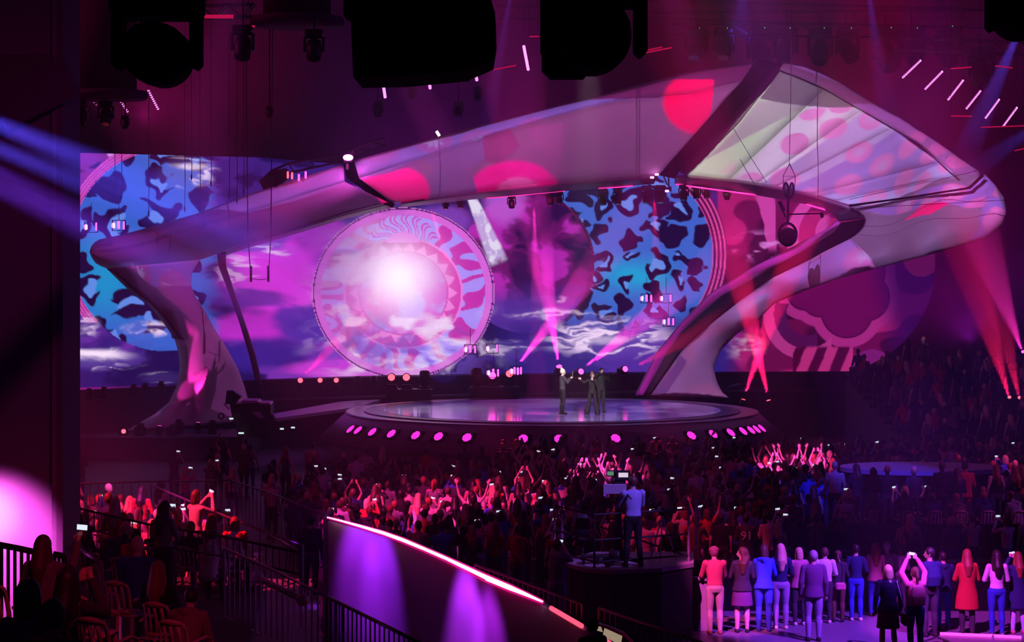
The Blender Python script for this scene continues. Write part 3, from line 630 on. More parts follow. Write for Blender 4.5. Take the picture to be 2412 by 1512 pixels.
    # hood tip
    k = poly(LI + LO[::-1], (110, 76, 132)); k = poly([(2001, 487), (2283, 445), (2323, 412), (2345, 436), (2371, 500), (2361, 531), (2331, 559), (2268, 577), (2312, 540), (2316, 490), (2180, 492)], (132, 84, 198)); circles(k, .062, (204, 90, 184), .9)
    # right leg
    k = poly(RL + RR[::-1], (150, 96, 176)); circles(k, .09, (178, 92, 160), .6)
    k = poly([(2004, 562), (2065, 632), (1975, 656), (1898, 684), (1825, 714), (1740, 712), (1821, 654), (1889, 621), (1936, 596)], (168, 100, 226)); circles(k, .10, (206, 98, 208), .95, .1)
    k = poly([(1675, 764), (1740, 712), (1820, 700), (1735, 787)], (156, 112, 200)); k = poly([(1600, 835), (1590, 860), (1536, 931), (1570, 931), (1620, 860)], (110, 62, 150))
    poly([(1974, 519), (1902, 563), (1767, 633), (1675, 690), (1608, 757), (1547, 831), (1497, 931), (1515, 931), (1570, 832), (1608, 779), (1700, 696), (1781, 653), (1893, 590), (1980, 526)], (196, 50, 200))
    # saturated pink pools of spotlight, drawn into the slide
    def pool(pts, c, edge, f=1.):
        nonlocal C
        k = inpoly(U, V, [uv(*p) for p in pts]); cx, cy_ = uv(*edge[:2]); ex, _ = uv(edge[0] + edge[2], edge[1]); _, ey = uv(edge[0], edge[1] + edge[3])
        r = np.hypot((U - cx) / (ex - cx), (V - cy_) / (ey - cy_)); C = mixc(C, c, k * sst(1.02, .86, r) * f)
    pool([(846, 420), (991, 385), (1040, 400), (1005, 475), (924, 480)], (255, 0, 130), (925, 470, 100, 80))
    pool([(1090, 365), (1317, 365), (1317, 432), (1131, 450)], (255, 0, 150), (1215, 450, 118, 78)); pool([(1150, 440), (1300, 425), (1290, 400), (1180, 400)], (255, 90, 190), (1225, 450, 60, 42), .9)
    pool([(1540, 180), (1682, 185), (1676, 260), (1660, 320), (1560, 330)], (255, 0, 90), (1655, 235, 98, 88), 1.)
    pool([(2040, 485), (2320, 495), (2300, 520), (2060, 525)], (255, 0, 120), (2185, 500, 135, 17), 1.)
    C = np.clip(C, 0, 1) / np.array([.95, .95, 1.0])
    img = bpy.data.images.new('projector_slide', N, M_, float_buffer=True); img.colorspace_settings.name = 'Non-Color'
    px = np.ones((M_, N, 4), np.float32); px[..., :3] = C; img.pixels.foreach_set(px.ravel()); img.pack()
    l = bpy.data.lights.new('projector_lamp', 'SPOT'); l.energy = watts; l.spot_size = math.radians(deg); l.spot_blend = .02; l.shadow_soft_size = .02
    l.use_nodes = True; nt = l.node_tree; em = nt.nodes['Emission']; tc = nt.nodes.new('ShaderNodeTexCoord'); sp = nt.nodes.new('ShaderNodeSeparateXYZ'); nt.links.new(tc.outputs['Normal'], sp.inputs[0])
    def mth(op, a, b):
        m = nt.nodes.new('ShaderNodeMath'); m.operation = op
        for i, x in enumerate((a, b)):
            if isinstance(x, (int, float)): m.inputs[i].default_value = x
            else: nt.links.new(x, m.inputs[i])
        return m.outputs[0]
    az = mth('MULTIPLY', sp.outputs['Z'], -1 * PSIGN)
    u = mth('ADD', mth('MULTIPLY', mth('DIVIDE', sp.outputs['X'], az), K / 2 * PSIGN), .5); v = mth('ADD', mth('MULTIPLY', mth('DIVIDE', sp.outputs['Y'], az), K / 1.2 * PSIGN), .5)
    cb = nt.nodes.new('ShaderNodeCombineXYZ'); nt.links.new(u, cb.inputs[0]); nt.links.new(v, cb.inputs[1])
    ti = nt.nodes.new('ShaderNodeTexImage'); ti.image = img; ti.extension = 'CLIP'; nt.links.new(cb.outputs[0], ti.inputs[0]); nt.links.new(ti.outputs['Color'], em.inputs['Color']); em.inputs['Strength'].default_value = 1
    o = bpy.data.objects.new('projector_lamp', l); col.objects.link(o); o.location = loc; o.rotation_euler = q.to_euler()
PSIGN = 1
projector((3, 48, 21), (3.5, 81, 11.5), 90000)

# ------------------------------------------------------------------ people: every body is one closed surface grown over its bones
def remesh(mb, voxel, name, mats, shade=True, smooth=4):
    me = mb.mesh(name + '_src', [mats[0]]); o = bpy.data.objects.new('tmp', me); col.objects.link(o)
    r = o.modifiers.new('r', 'REMESH'); r.mode = 'VOXEL'; r.voxel_size = voxel; r.use_smooth_shade = True
    if smooth:
        k = o.modifiers.new('s', 'SMOOTH'); k.factor = .5; k.iterations = smooth
    dg = bpy.context.evaluated_depsgraph_get(); out = bpy.data.meshes.new_from_object(o.evaluated_get(dg)); out.name = name
    bpy.data.objects.remove(o); bpy.data.meshes.remove(me)
    out.materials.clear()
    for m in mats: out.materials.append(m)
    return out
class Fig:
    """collects bones; each bone is a tapered solid with a region: 0 skin 1 top 2 bottom 3 hair 4 shoes"""
    def __init__(s): s.mb = {}; s.seg = []
    def g(s, k): return s.mb.setdefault(k, MB())
    def limb(s, pts, rr, k, n=12):
        pts = [Vector(p) for p in pts]
        s.g(k).tube(pts, rr[0], n, 0, True, rr)
        s.g(k).ell(pts[0], rr[0], 10, 7); s.g(k).ell(pts[-1], rr[-1], 10, 7)
        for a, b, r0, r1 in zip(pts, pts[1:], rr, rr[1:]): s.seg.append((a, b, r0, r1, k))
    def body(s, rs, k):
        s.g(k).rings(rs, 20)
        for a, b in zip(rs, rs[1:]): s.seg.append((Vector(a[0]), Vector(b[0]), (a[1] + a[2]) / 2, (b[1] + b[2]) / 2, k))
    def ell(s, c, r, k, R=None):
        s.g(k).ell(c, r, 16, 12, 0, R); c = Vector(c); s.seg.append((c - Vector((0, 0, .01)), c + Vector((0, 0, .01)), max(r) * .85 if k == 3 else min(r), max(r) * .85 if k == 3 else min(r), k))
    def all(s):
        m = MB()
        for k, q in s.mb.items(): m.add(q.v, q.f)
        return m
    def paint(s, me):
        n = len(me.polygons); c = np.empty(n * 3); me.polygons.foreach_get('center', c); c = c.reshape(-1, 3); best = np.full(n, 1e9); lab = np.zeros(n, int)
        for a, b, r0, r1, k in s.seg:
            a_, b_ = np.array(a), np.array(b); d = b_ - a_; t = np.clip(((c - a_) @ d) / max(1e-9, d @ d), 0, 1); r = r0 + (r1 - r0) * t
            q = np.linalg.norm(c - (a_ + t[:, None] * d), axis=1) / r; m = q < best; best[m] = q[m]; lab[m] = k
        me.polygons.foreach_set('material_index', lab.astype(np.int32))
def V3(*a): return Vector(a)
def figure(pose='down', hair='short', top='tee', bottom='trousers', female=False, seat=False, wide=1., lean=0., turn=0., fing=True, skin_legs=False, detail=False, hat=False, twist=0., bag=False, hands=None):
    """a person about 1.72 m tall facing +Y, feet at the origin"""
    f = Fig(); sw = .185 if not female else .165; hipw = .095; kt, kb = 1, 2
    L = math.radians(lean)
    def up(v, z0=.92):      # the upper body leans forward about the hips
        v = Vector(v); dz = v.z - z0; return Vector((v.x, v.y * math.cos(L) + dz * math.sin(L), z0 + dz * math.cos(L) - v.y * math.sin(L))) if dz > 0 else v
    zo = 0.0
    if seat: zo = -.44
    # legs
    lk = 0 if (bottom in ('skirt', 'dress', 'shorts') or skin_legs) else kb
    for sx in (-1, 1):
        hip = V3(sx * hipw, 0, .90 + zo)
        if seat: knee = V3(sx * .13, .42, .48); ank = V3(sx * .13, .40, .09)
        else: knee = V3(sx * (.10 + .02 * (wide - 1)), .015, .49); ank = V3(sx * .10 * wide, -.02, .09)
        th = (.085, .078, .055) if not female else (.09, .078, .05)
        f.limb([hip, hip.lerp(knee, .5), knee], th, lk if bottom not in ('skirt', 'shorts') else 0)
        ca = knee.lerp(ank, .35) + V3(0, -.015, 0)
        r2 = (.055, .057, .038) if bottom != 'wide' else (.065, .085, .12)
        f.limb([knee, ca, ank], r2, lk)
        foot = [ank + V3(0, -.045, -.045), ank + V3(sx * .005, .06, -.045), ank + V3(sx * .012, .15, -.055)]
        f.limb(foot, (.038, .042, .028), 4)
    P0 = .92 + zo; dz = zo
    wr = .155 if not female else .14; we = .14 if not female else .118; hr = .165 if not female else .172
    U = lambda x, y, z: up((x, y, z + dz), .92 + dz)
    R = Matrix.Rotation(-L, 3, 'X')
    if bottom in ('skirt', 'dress'):
        if seat: f.body([(V3(0, .30, .50), .2, .09, Matrix.Rotation(math.radians(80), 3, 'X')), (V3(0, .02, .55), .19, .12)], kb)
        else: f.body([(V3(0, 0, .56), .215, .15), (V3(0, 0, .75), .195, .14), (V3(0, 0, .92), .17, .115), (V3(0, 0, 1.0), .135, .095)], kb)
    else: f.body([(V3(0, 0, .84 + dz), .15, .10), (V3(0, 0, .92 + dz), hr, .12), (U(0, 0, 1.0), wr - .01, .105)], kb)
    tk = kt
    tor = [(U(0, 0, .97), wr, .11, R), (U(0, -.005, 1.08), we, .10, R), (U(0, 0, 1.22), we + .02, .115, R), (U(0, 0, 1.34), sw - .02, .115, R), (U(0, -.005, 1.42), sw - .03, .09, R), (U(0, -.005, 1.47), .08, .065, R)]
    if top in ('jacket', 'hoodie'): tor = [(a, b + .022, c + .025, d) for a, b, c, d in tor]; tor[0] = (U(0, 0, .86), hr + .03, .145, R)
    if top == 'coat': tor = [(V3(0, 0, .55 + dz), .235, .18), (V3(0, 0, .80 + dz), .21, .155)] + [(a, b + .03, c + .03, d) for a, b, c, d in tor]
    f.body(tor, tk)
    if top == 'hoodie': f.limb([U(-.09, -.06, 1.44), U(0, -.12, 1.42), U(.09, -.06, 1.44)], (.04, .06, .04), tk)
    f.limb([U(0, -.005, 1.45), U(0, .01, 1.54)], (.055, .05), 0)
    # head
    hc = U(0, .02, 1.615); Rt = Matrix.Rotation(math.radians(turn), 3, 'Z') @ R
    f.ell(hc, (.075, .093, .112), 0, Rt); f.ell(hc + Rt @ V3(0, .025, -.055), (.052, .06, .055), 0, Rt)
    f.limb([hc + Rt @ V3(0, .088, .005), hc + Rt @ V3(0, .108, -.028)], (.010, .015), 0)
    for sx in (-1, 1): f.ell(hc + Rt @ V3(sx * .078, -.005, -.01), (.012, .02, .032), 0, Rt)
    if detail:
        f.limb([hc + Rt @ V3(-.022, .088, -.062), hc + Rt @ V3(.022, .088, -.062)], (.008, .008), 0)
        for sx in (-1, 1): f.ell(hc + Rt @ V3(sx * .03, .082, .018), (.016, .012, .008), 0, Rt)
    hk = 3
    if hair != 'bald': f.ell(hc + Rt @ V3(0, -.018, .025), (.084, .094, .105), hk, Rt)
    if hair == 'long':
        f.limb([hc + Rt @ V3(0, -.06, .03), hc + Rt @ V3(0, -.085, -.09), U(0, -.12, 1.40), U(0, -.125, 1.24)], (.075, .082, .085, .05), hk)
        for sx in (-1, 1): f.limb([hc + Rt @ V3(sx * .055, -.03, .0), hc + Rt @ V3(sx * .07, -.04, -.12), U(sx * .08, -.085, 1.36)], (.04, .045, .035), hk)
    if hair == 'bob':
        f.limb([hc + Rt @ V3(0, -.05, .02), hc + Rt @ V3(0, -.065, -.10)], (.078, .07), hk)
        for sx in (-1, 1): f.limb([hc + Rt @ V3(sx * .06, -.02, .0), hc + Rt @ V3(sx * .065, -.02, -.10)], (.035, .032), hk)
    if hair == 'tail':
        f.ell(hc + Rt @ V3(0, -.11, .045), (.03, .03, .03), hk); f.limb([hc + Rt @ V3(0, -.12, .045), hc + Rt @ V3(0, -.15, -.05), hc + Rt @ V3(0, -.13, -.18)], (.025, .035, .018), hk)
    if hair == 'bun': f.ell(hc + Rt @ V3(0, -.06, .13), (.045, .045, .045), hk)
    if hat: f.ell(hc + Rt @ V3(0, .0, .055), (.10, .115, .062), hk, Rt); f.limb([hc + Rt @ V3(-.05, .10, .045), hc + Rt @ V3(.05, .10, .045)], (.022, .022), hk)
    # arms: elbow and wrist for each side
    A = {'down': (((.235, -.02, 1.13), (.245, .05, .90)),) * 2, 'front': (((.25, .02, 1.14), (.12, .24, 1.10)),) * 2, 'fold': (((.235, .06, 1.13), (.02, .21, 1.17)),) * 2,
         'phone': (((.24, .20, 1.33), (.075, .33, 1.56)),) * 2, 'high': (((.24, .12, 1.62), (.11, .18, 1.86)),) * 2, 'wave': (((.30, .05, 1.60), (.22, .08, 1.86)), ((.25, -.02, 1.13), (.25, .12, .95))),
         'one': (((.24, .20, 1.38), (.08, .32, 1.62)), ((.25, -.02, 1.13), (.16, .18, 1.08))), 'clap': (((.26, .12, 1.22), (.05, .30, 1.36)),) * 2,
         'rail': (((.23, .16, 1.16), (.19, .38, 1.06)),) * 2, 'lap': (((.22, .08, 1.16), (.12, .30, 1.06)),) * 2, 'vee': (((.33, .06, 1.62), (.40, .1, 1.88)),) * 2}[pose] if hands is None else hands
    HP = []
    for sx, (el, wrp) in zip((-1, 1), A):
        sh = U(sx * (sw - .01), -.005, 1.405); e_ = U(sx * el[0], el[1], el[2]); w_ = U(sx * wrp[0], wrp[1], wrp[2]); sl = top in ('jacket', 'hoodie', 'coat', 'sleeve')
        r0 = (.052, .043, .037) if not female else (.045, .037, .032)
        if sl: r0 = tuple(x + .012 for x in r0)
        f.limb([sh, sh.lerp(e_, .45), e_], r0, tk if (sl or top == 'tee') else 0) if sl else (f.limb([sh, sh.lerp(e_, .55)], (r0[0] + .006, r0[1] + .008), tk if top != 'tank' else 0), f.limb([sh.lerp(e_, .5), e_], r0[1:], 0))
        r1 = (.037, .034, .026) if not female else (.032, .03, .022)
        if sl: r1 = tuple(x + .01 for x in r1)
        f.limb([e_, e_.lerp(w_, .4), w_], r1, tk if sl else 0)
        d = (w_ - e_).normalized(); lat = d.cross(V3(0, 1, 0)); lat = lat.normalized() if lat.length > .3 else V3(1, 0, 0); nm = d.cross(lat).normalized()
        k0 = w_ + d * .085; f.limb([w_, w_ + d * .04, k0], (.022, .028, .024), 0); HP.append(w_ + d * .13)
        if fing:
            curl = nm * (.02 if nm.y > 0 else -.02)
            for q, (o_, ln) in enumerate(((-.030, .062), (-.010, .078), (.010, .072), (.030, .055))):
                b0 = k0 + lat * o_; f.limb([b0, b0 + d * ln * .55 + curl * .4, b0 + d * ln * .9 + curl * 1.3], (.0115, .0105, .009), 0, 8)
            b0 = w_ + d * .03 - lat * .025 * (1 if lat.x * sx > 0 else -1); f.limb([b0, b0 + d * .03 - lat * .03 * (1 if lat.x * sx > 0 else -1), b0 + d * .06 - lat * .035 * (1 if lat.x * sx > 0 else -1)], (.014, .012, .010), 0, 8)
    if bag: f.body([(U(0, -.17, 1.02), .13, .07), (U(0, -.19, 1.2), .15, .09), (U(0, -.17, 1.38), .12, .06)], 5)
    f.hands = HP; f.head = hc
    return f

def dye(name, c, rough=.8, spec=.2): return M(name, c, rough, var=.12, scale=7, spec=spec)
SKINS = [dye('skin_light', (.62, .42, .34), .55, .4), dye('skin_mid', (.42, .26, .19), .55, .4), dye('skin_pale', (.72, .52, .44), .55, .4)]
TOPS = {'white': dye('white_cotton', (.75, .74, .76)), 'cream': dye('cream_cotton', (.6, .52, .46)), 'grey': dye('grey_knit', (.22, .22, .24)), 'black': dye('black_cotton', (.015, .015, .018)), 'dark': dye('charcoal_cotton', (.05, .045, .06)),
        'red': dye('red_cotton', (.55, .04, .04)), 'blue': dye('blue_cotton', (.05, .12, .55)), 'pink': dye('pink_cotton', (.65, .2, .3)), 'navy': dye('navy_cotton', (.02, .03, .10)), 'brown': dye('brown_cotton', (.14, .07, .05))}
BOTS = {'jeans': dye('blue_denim', (.05, .09, .30)), 'black': TOPS['black'], 'dark': TOPS['dark'], 'light': dye('light_denim', (.35, .4, .55)), 'beige': dye('beige_twill', (.6, .52, .44))}
HAIRS = {'dark': dye('dark_hair', (.02, .014, .012), .5, .4), 'brown': dye('brown_hair', (.10, .05, .03), .5, .4), 'blond': dye('blond_hair', (.62, .45, .26), .5, .4), 'auburn': dye('auburn_hair', (.28, .07, .04), .5, .4), 'grey': dye('grey_hair', (.35, .33, .33), .5, .4)}
SHOE = dye('dark_shoe', (.03, .03, .03), .5); SHOEW = dye('white_shoe', (.8, .75, .78), .5)
PROTO = {}
def proto(key, vox=.0135, **kw):
    f = figure(**kw); me = remesh(f.all(), vox, 'person', [SKINS[0], TOPS['dark'], BOTS['dark'], HAIRS['dark'], SHOE, TOPS['dark']], smooth=3); f.paint(me)
    PROTO[key] = (me, f.hands, f.head); return me
proto('man', pose='down'); proto('man_fold', pose='fold', top='sleeve'); proto('man_jacket', pose='front', top='jacket'); proto('man_phone', pose='phone'); proto('man_clap', pose='clap', top='sleeve', wide=1.3)
proto('woman', pose='down', hair='long', female=True, top='tank'); proto('woman_fold', pose='fold', hair='long', female=True, top='sleeve'); proto('woman_high', pose='high', hair='long', female=True, top='tank'); proto('woman_phone', pose='phone', hair='bob', female=True, top='sleeve')
proto('woman_wave', pose='wave', hair='tail', female=True, top='tank'); proto('woman_vee', pose='vee', hair='bob', female=True, top='tee'); proto('hoodie', pose='rail', top='hoodie', hair='short'); proto('woman_tail', pose='clap', hair='tail', female=True, top='tee', bottom='skirt'); proto('backpack', pose='front', top='sleeve', bag=True)
proto('sit_man', pose='lap', seat=True, top='sleeve', lean=4); proto('sit_woman', pose='lap', seat=True, hair='long', female=True, top='sleeve'); proto('sit_phone', pose='phone', seat=True, hair='bob', female=True, top='tee'); proto('sit_lean', pose='rail', seat=True, lean=18, top='hoodie')
MULTI = {'man': 'short-haired man', 'man_fold': 'man with folded arms', 'man_jacket': 'jacketed man', 'man_phone': 'filming man', 'man_clap': 'man clapping', 'woman': 'long-haired woman', 'woman_fold': 'long-haired woman with folded arms', 'woman_high': 'woman, arms overhead',
         'woman_phone': 'filming woman', 'woman_wave': 'ponytailed woman waving one arm', 'woman_vee': 'woman, arms spread high', 'hoodie': 'hooded person', 'woman_tail': 'skirted ponytailed woman', 'backpack': 'backpack wearer',
         'sit_man': 'seated man', 'sit_woman': 'seated long-haired woman', 'sit_phone': 'seated filming woman', 'sit_lean': 'seated leaning person'}
PHONE_BODY = M('phone_case', (.01, .01, .012), .3)
def _phone():
    a = MB().box((0, 0, 0), (.13, .011, .066), bev=.004); return a.mesh('phone', PHONE_BODY), MB().box((0, -.0065, 0), (.118, .002, .056)).mesh('screen', M('phone_glow', (.2, .2, .2), .3, emit=(.7, .8, 1), es=1.15, var=0))
PH = _phone(); PHN = [0]
def phone(loc, rz=0, label='lit phone held up above the crowd', group='phones held up in the crowd'):
    o = link('phone', PH[0], None, loc); tag(o, label, 'phone', group); o.rotation_euler = (0, random.uniform(-.25, .25), rz); link('screen', PH[1], o); return o
def person(key, loc, rz, top, bottom, hair, skin, label, group, h=1.0, shoe=None, bag=None, ph=True):
    me, hands, head = PROTO[key]; o = link('person', me, None, loc); o.rotation_euler = (0, 0, rz); o.scale = (h, h, h)
    for i, m in enumerate((SKINS[skin], TOPS[top], BOTS[bottom], HAIRS[hair], shoe or SHOE, TOPS[bag or 'black'])):
        o.material_slots[i].link = 'OBJECT'; o.material_slots[i].material = m
    tag(o, label, 'person', group)
    if ph and 'phone' in key:
        p = Matrix.Rotation(rz, 4, 'Z') @ ((hands[0] + hands[1]) / 2 * h); phone(Vector(loc) + p + Vector((0, 0, .01)), rz, 'phone of '+  label.replace('filming woman', 'woman').replace('filming man', 'man').replace('seated filming woman', 'seated woman'))
    return o

# ------------------------------------------------------------------ the standing crowd on the floor
rng = random.Random(7)
SP = []                                     # (x, y) of everyone standing, to keep them apart
def fits(x, y, r=.46):
    return all((x - a) ** 2 + (y - b) ** 2 > r * r for a, b in SP)
def floor_px(px, py): v = PZ(px, py, 0); return v
rows_name = lambda y: 'front rows' if y > 60 else 'mid-floor rows' if y > 56 else 'rows behind mid-floor' if y > 53 else 'rear rows' if y > 50.5 else 'penultimate rows' if y > 48 else 'last rows'
SEEN = set()
def MK(key): return MULTI[key].replace('long-haired ', '').replace('short-haired ', '')
def uniq(fmt, keys, tops, hairs, first):
    '''someone whose looks and place nobody else has'''
    for t in range(60):
        key, tp, hr = first if t == 0 else (rng.choice(keys) if t > 8 else first[0], rng.choice(tops), rng.choice(hairs)); lab = fmt(key, tp, hr)
        if lab not in SEEN: break
    SEEN.add(lab); return key, tp, hr, lab
def cols_name(px): return 'far left' if px < 800 else 'left' if px < 1060 else 'left of centre' if px < 1280 else 'centre' if px < 1500 else 'right of centre' if px < 1750 else 'right' if px < 2050 else 'far right'
def wall_x(y):      # keeps the crowd behind the curved parapet
    return None
for px_, d_, key_, tp_, bt_, hr_, lab_ in ((1757, 46.9, 'man_fold', 'dark', 'dark', 'dark', 'man in a dark jersey with pale number 91 on the back'), (1700, 49.6, 'man_fold', 'white', 'dark', 'dark', 'dark-haired man in a white T-shirt behind the numbered jersey'), (1813, 47.2, 'man_jacket', 'cream', 'dark', 'dark', 'broad man in a pale pink-lit T-shirt right of the numbered jersey'), (1698, 47.0, 'man', 'black', 'dark', 'dark', 'man in black standing left of the numbered jersey'),
        (1072, 50.6, 'woman_fold', 'white', 'light', 'dark', 'person in a long pale coat and light trousers near the neon wall'), (1097, 48.9, 'woman', 'black', 'dark', 'blond', 'girl in black T-shirt with pale stripes beside the pale coat'), (1172, 49.8, 'backpack', 'cream', 'dark', 'brown', 'person with dark backpack over a cream top near the neon wall')):
    X_ = P(px_, 0, d_).x; SP.append((X_, d_)); o_ = person(key_, (X_, d_, 0), 0, tp_, bt_, hr_, 0, lab_, 'standing crowd on the arena floor', 1.0)
    if '91' in lab_:
        cu = bpy.data.curves.new('n', 'FONT'); cu.body = '91'; cu.size = .27; cu.extrude = .004; cu.align_x = 'CENTER'; cu.align_y = 'CENTER'; to = bpy.data.objects.new('n', cu); col.objects.link(to)
        me_ = bpy.data.meshes.new_from_object(to.evaluated_get(bpy.context.evaluated_depsgraph_get())); bpy.data.objects.remove(to); me_.materials.clear(); me_.materials.append(TOPS['white'])
        t_ = link('number_print', me_, o_, (0, -.142, 1.24)); t_.rotation_euler = (math.pi / 2, 0, 0)
    if 'stripes' in lab_:
        sb_ = MB()
        for z_ in (1.10, 1.16, 1.22): sb_.tube([(-.10, -.118, z_), (0, -.135, z_), (.10, -.118, z_)], .010, 6)
        link('stripe_print', sb_.mesh('stripe_print', TOPS['white']), o_)
cand = []
y = 45.0
while y < 68.6:
    x = -11.5
    while x < 16.5:
        X = x + rng.uniform(-.2, .2); Y = y + rng.uniform(-.22, .22); px = 1206 + X / Y * F; foot = YH + HCAM / Y * F
        ok = 470 < px < 2440
        if (X - SX) ** 2 + ((Y - SY) / SRY) ** 2 < 9.15 ** 2: ok = False
        if px < 690 and Y < 55: ok = False
        if px > 1930 and 47.4 < Y < 53: ok = False
        if px < 760 and Y < 50: ok = False
        if px < 640 and rng.random() < .5: ok = False
        if px < 1180 and Y > 56 + (px - 620) / 140.0: ok = ok and rng.random() < .22 and Y < 66      # the dark gap before the stage at the left
        if 1330 < px < 1640 and Y < 44.5: ok = False
        if px > 1640 and Y < 46.4: ok = False
        if px > 1980 and 51.5 < Y < 57.2: ok = False                                          # the side platform
        if rng.random() < .10: ok = False
        if ok: cand.append((Y, X, px))
        x += .62
    y += .74
cand.sort()
STAND = ['man', 'man', 'man_fold', 'man_jacket', 'man_phone', 'man_clap', 'woman', 'woman', 'woman_fold', 'woman_fold', 'woman_high', 'woman_phone', 'woman_wave', 'woman_vee', 'hoodie', 'woman_tail', 'backpack']
n_ind = 0; far = []
for Y, X, px in cand:
    if not fits(X, Y): continue
    SP.append((X, Y)); lit = (1220 < px < 1500 and 54 < Y < 61) or (1780 < px < 1960 and 58 < Y < 63)
    key = rng.choice(['woman_high', 'woman_phone', 'woman_wave', 'woman_vee', 'man_phone', 'woman_high']) if lit else rng.choice(STAND)
    if not lit and Y > 58 and rng.random() < .5: key = rng.choice(['man', 'woman', 'man_fold', 'woman_fold', 'hoodie'])
    if not lit and key in ('woman_high', 'woman_vee', 'woman_wave') and rng.random() < .75: key = rng.choice(['woman', 'man', 'woman_fold', 'man_jacket'])
    top = rng.choice(['black', 'black', 'dark', 'dark', 'grey', 'white', 'cream', 'red', 'navy', 'brown', 'pink', 'blue']); hair = rng.choice(['dark', 'dark', 'brown', 'brown', 'blond', 'auburn'])
    h = rng.uniform(.93, 1.05); rz = rng.gauss((-(X - SX)) / 40 * -1, .25) ; bot = rng.choice(['jeans', 'dark', 'black', 'dark', 'light'])
    if n_ind < 262:
        key, top, hair, lab = uniq(lambda k, t, h: f"{h}-haired {MK(k)}, {t} top, {rows_name(Y)}, {cols_name(px)}", [key] if lit else STAND, ['black', 'dark', 'grey', 'white', 'cream', 'red', 'navy', 'brown', 'pink', 'blue'], ['dark', 'brown', 'blond', 'auburn'], (key, top, hair)); lab += ' of floor'
        person(key, (X, Y, 0), rz, top, bot, hair, rng.randrange(3), lab, 'standing crowd on the arena floor', h); n_ind += 1
    else: far.append((key, X, Y, rz, h, top, bot, hair))
# those beyond the nearest, too many to count: one mass
def crowd_mass(lst, label, name='distant_crowd'):
    cache = {}; Vs = []; Fs = []; Ms = []; nb = 0
    mats = list(TOPS.values()) + list(BOTS.values()) + list(HAIRS.values()) + SKINS + [SHOE]; ix = {m.name: i for i, m in enumerate(mats)}
    for key, X, Y, rz, h, top, bot, hair in lst:
        if key not in cache:
            o = bpy.data.objects.new('t', PROTO[key][0]); col.objects.link(o); dm = o.modifiers.new('d', 'DECIMATE'); dm.ratio = .09
            me = bpy.data.meshes.new_from_object(o.evaluated_get(bpy.context.evaluated_depsgraph_get())); bpy.data.objects.remove(o)
            v = np.empty(len(me.vertices) * 3); me.vertices.foreach_get('co', v); mi = np.empty(len(me.polygons), np.int32); me.polygons.foreach_get('material_index', mi)
            cache[key] = (v.reshape(-1, 3), [tuple(p.vertices) for p in me.polygons], mi); bpy.data.meshes.remove(me)
        v, f, mi = cache[key]; c, s_ = math.cos(rz), math.sin(rz); q = v * h; q = np.stack([q[:, 0] * c - q[:, 1] * s_ + X, q[:, 0] * s_ + q[:, 1] * c + Y, q[:, 2]], -1)
        pal = np.array([ix[SKINS[len(Vs) % 3].name], ix[TOPS[top].name], ix[BOTS[bot].name], ix[HAIRS[hair].name], ix[SHOE.name], ix[TOPS['black'].name]])
        Vs.append(q); Fs += [tuple(i + nb for i in t) for t in f]; Ms.append(pal[mi]); nb += len(v)
        if 'phone' in key and PHN[0] < 40:
            hd = PROTO[key][1]; p = Matrix.Rotation(rz, 3, 'Z') @ ((hd[0] + hd[1]) / 2 * h); phone(Vector((X, Y, .01)) + p, rz, f'lit phone in the dark crowd before the stage, {cols_name(1206 + X / Y * F)}, ' + ('nearest the stage' if Y > 65 else 'some rows back' if Y > 61.5 else 'farther back'), 'phones in the rows near the stage'); PHN[0] += 1
    me = bpy.data.meshes.new(name); me.from_pydata(np.concatenate(Vs).tolist(), [], Fs)
    for m in mats: me.materials.append(m)
    me.polygons.foreach_set('material_index', np.concatenate(Ms).astype(np.int32)); me.polygons.foreach_set('use_smooth', [True] * len(Fs)); me.update()
    o = link(name, me); return tag(o, label, 'crowd', kind='stuff')
print('individuals', n_ind, 'far', len(far))
crowd_mass(far, 'dense dark mass of standing spectators nearest the stage')

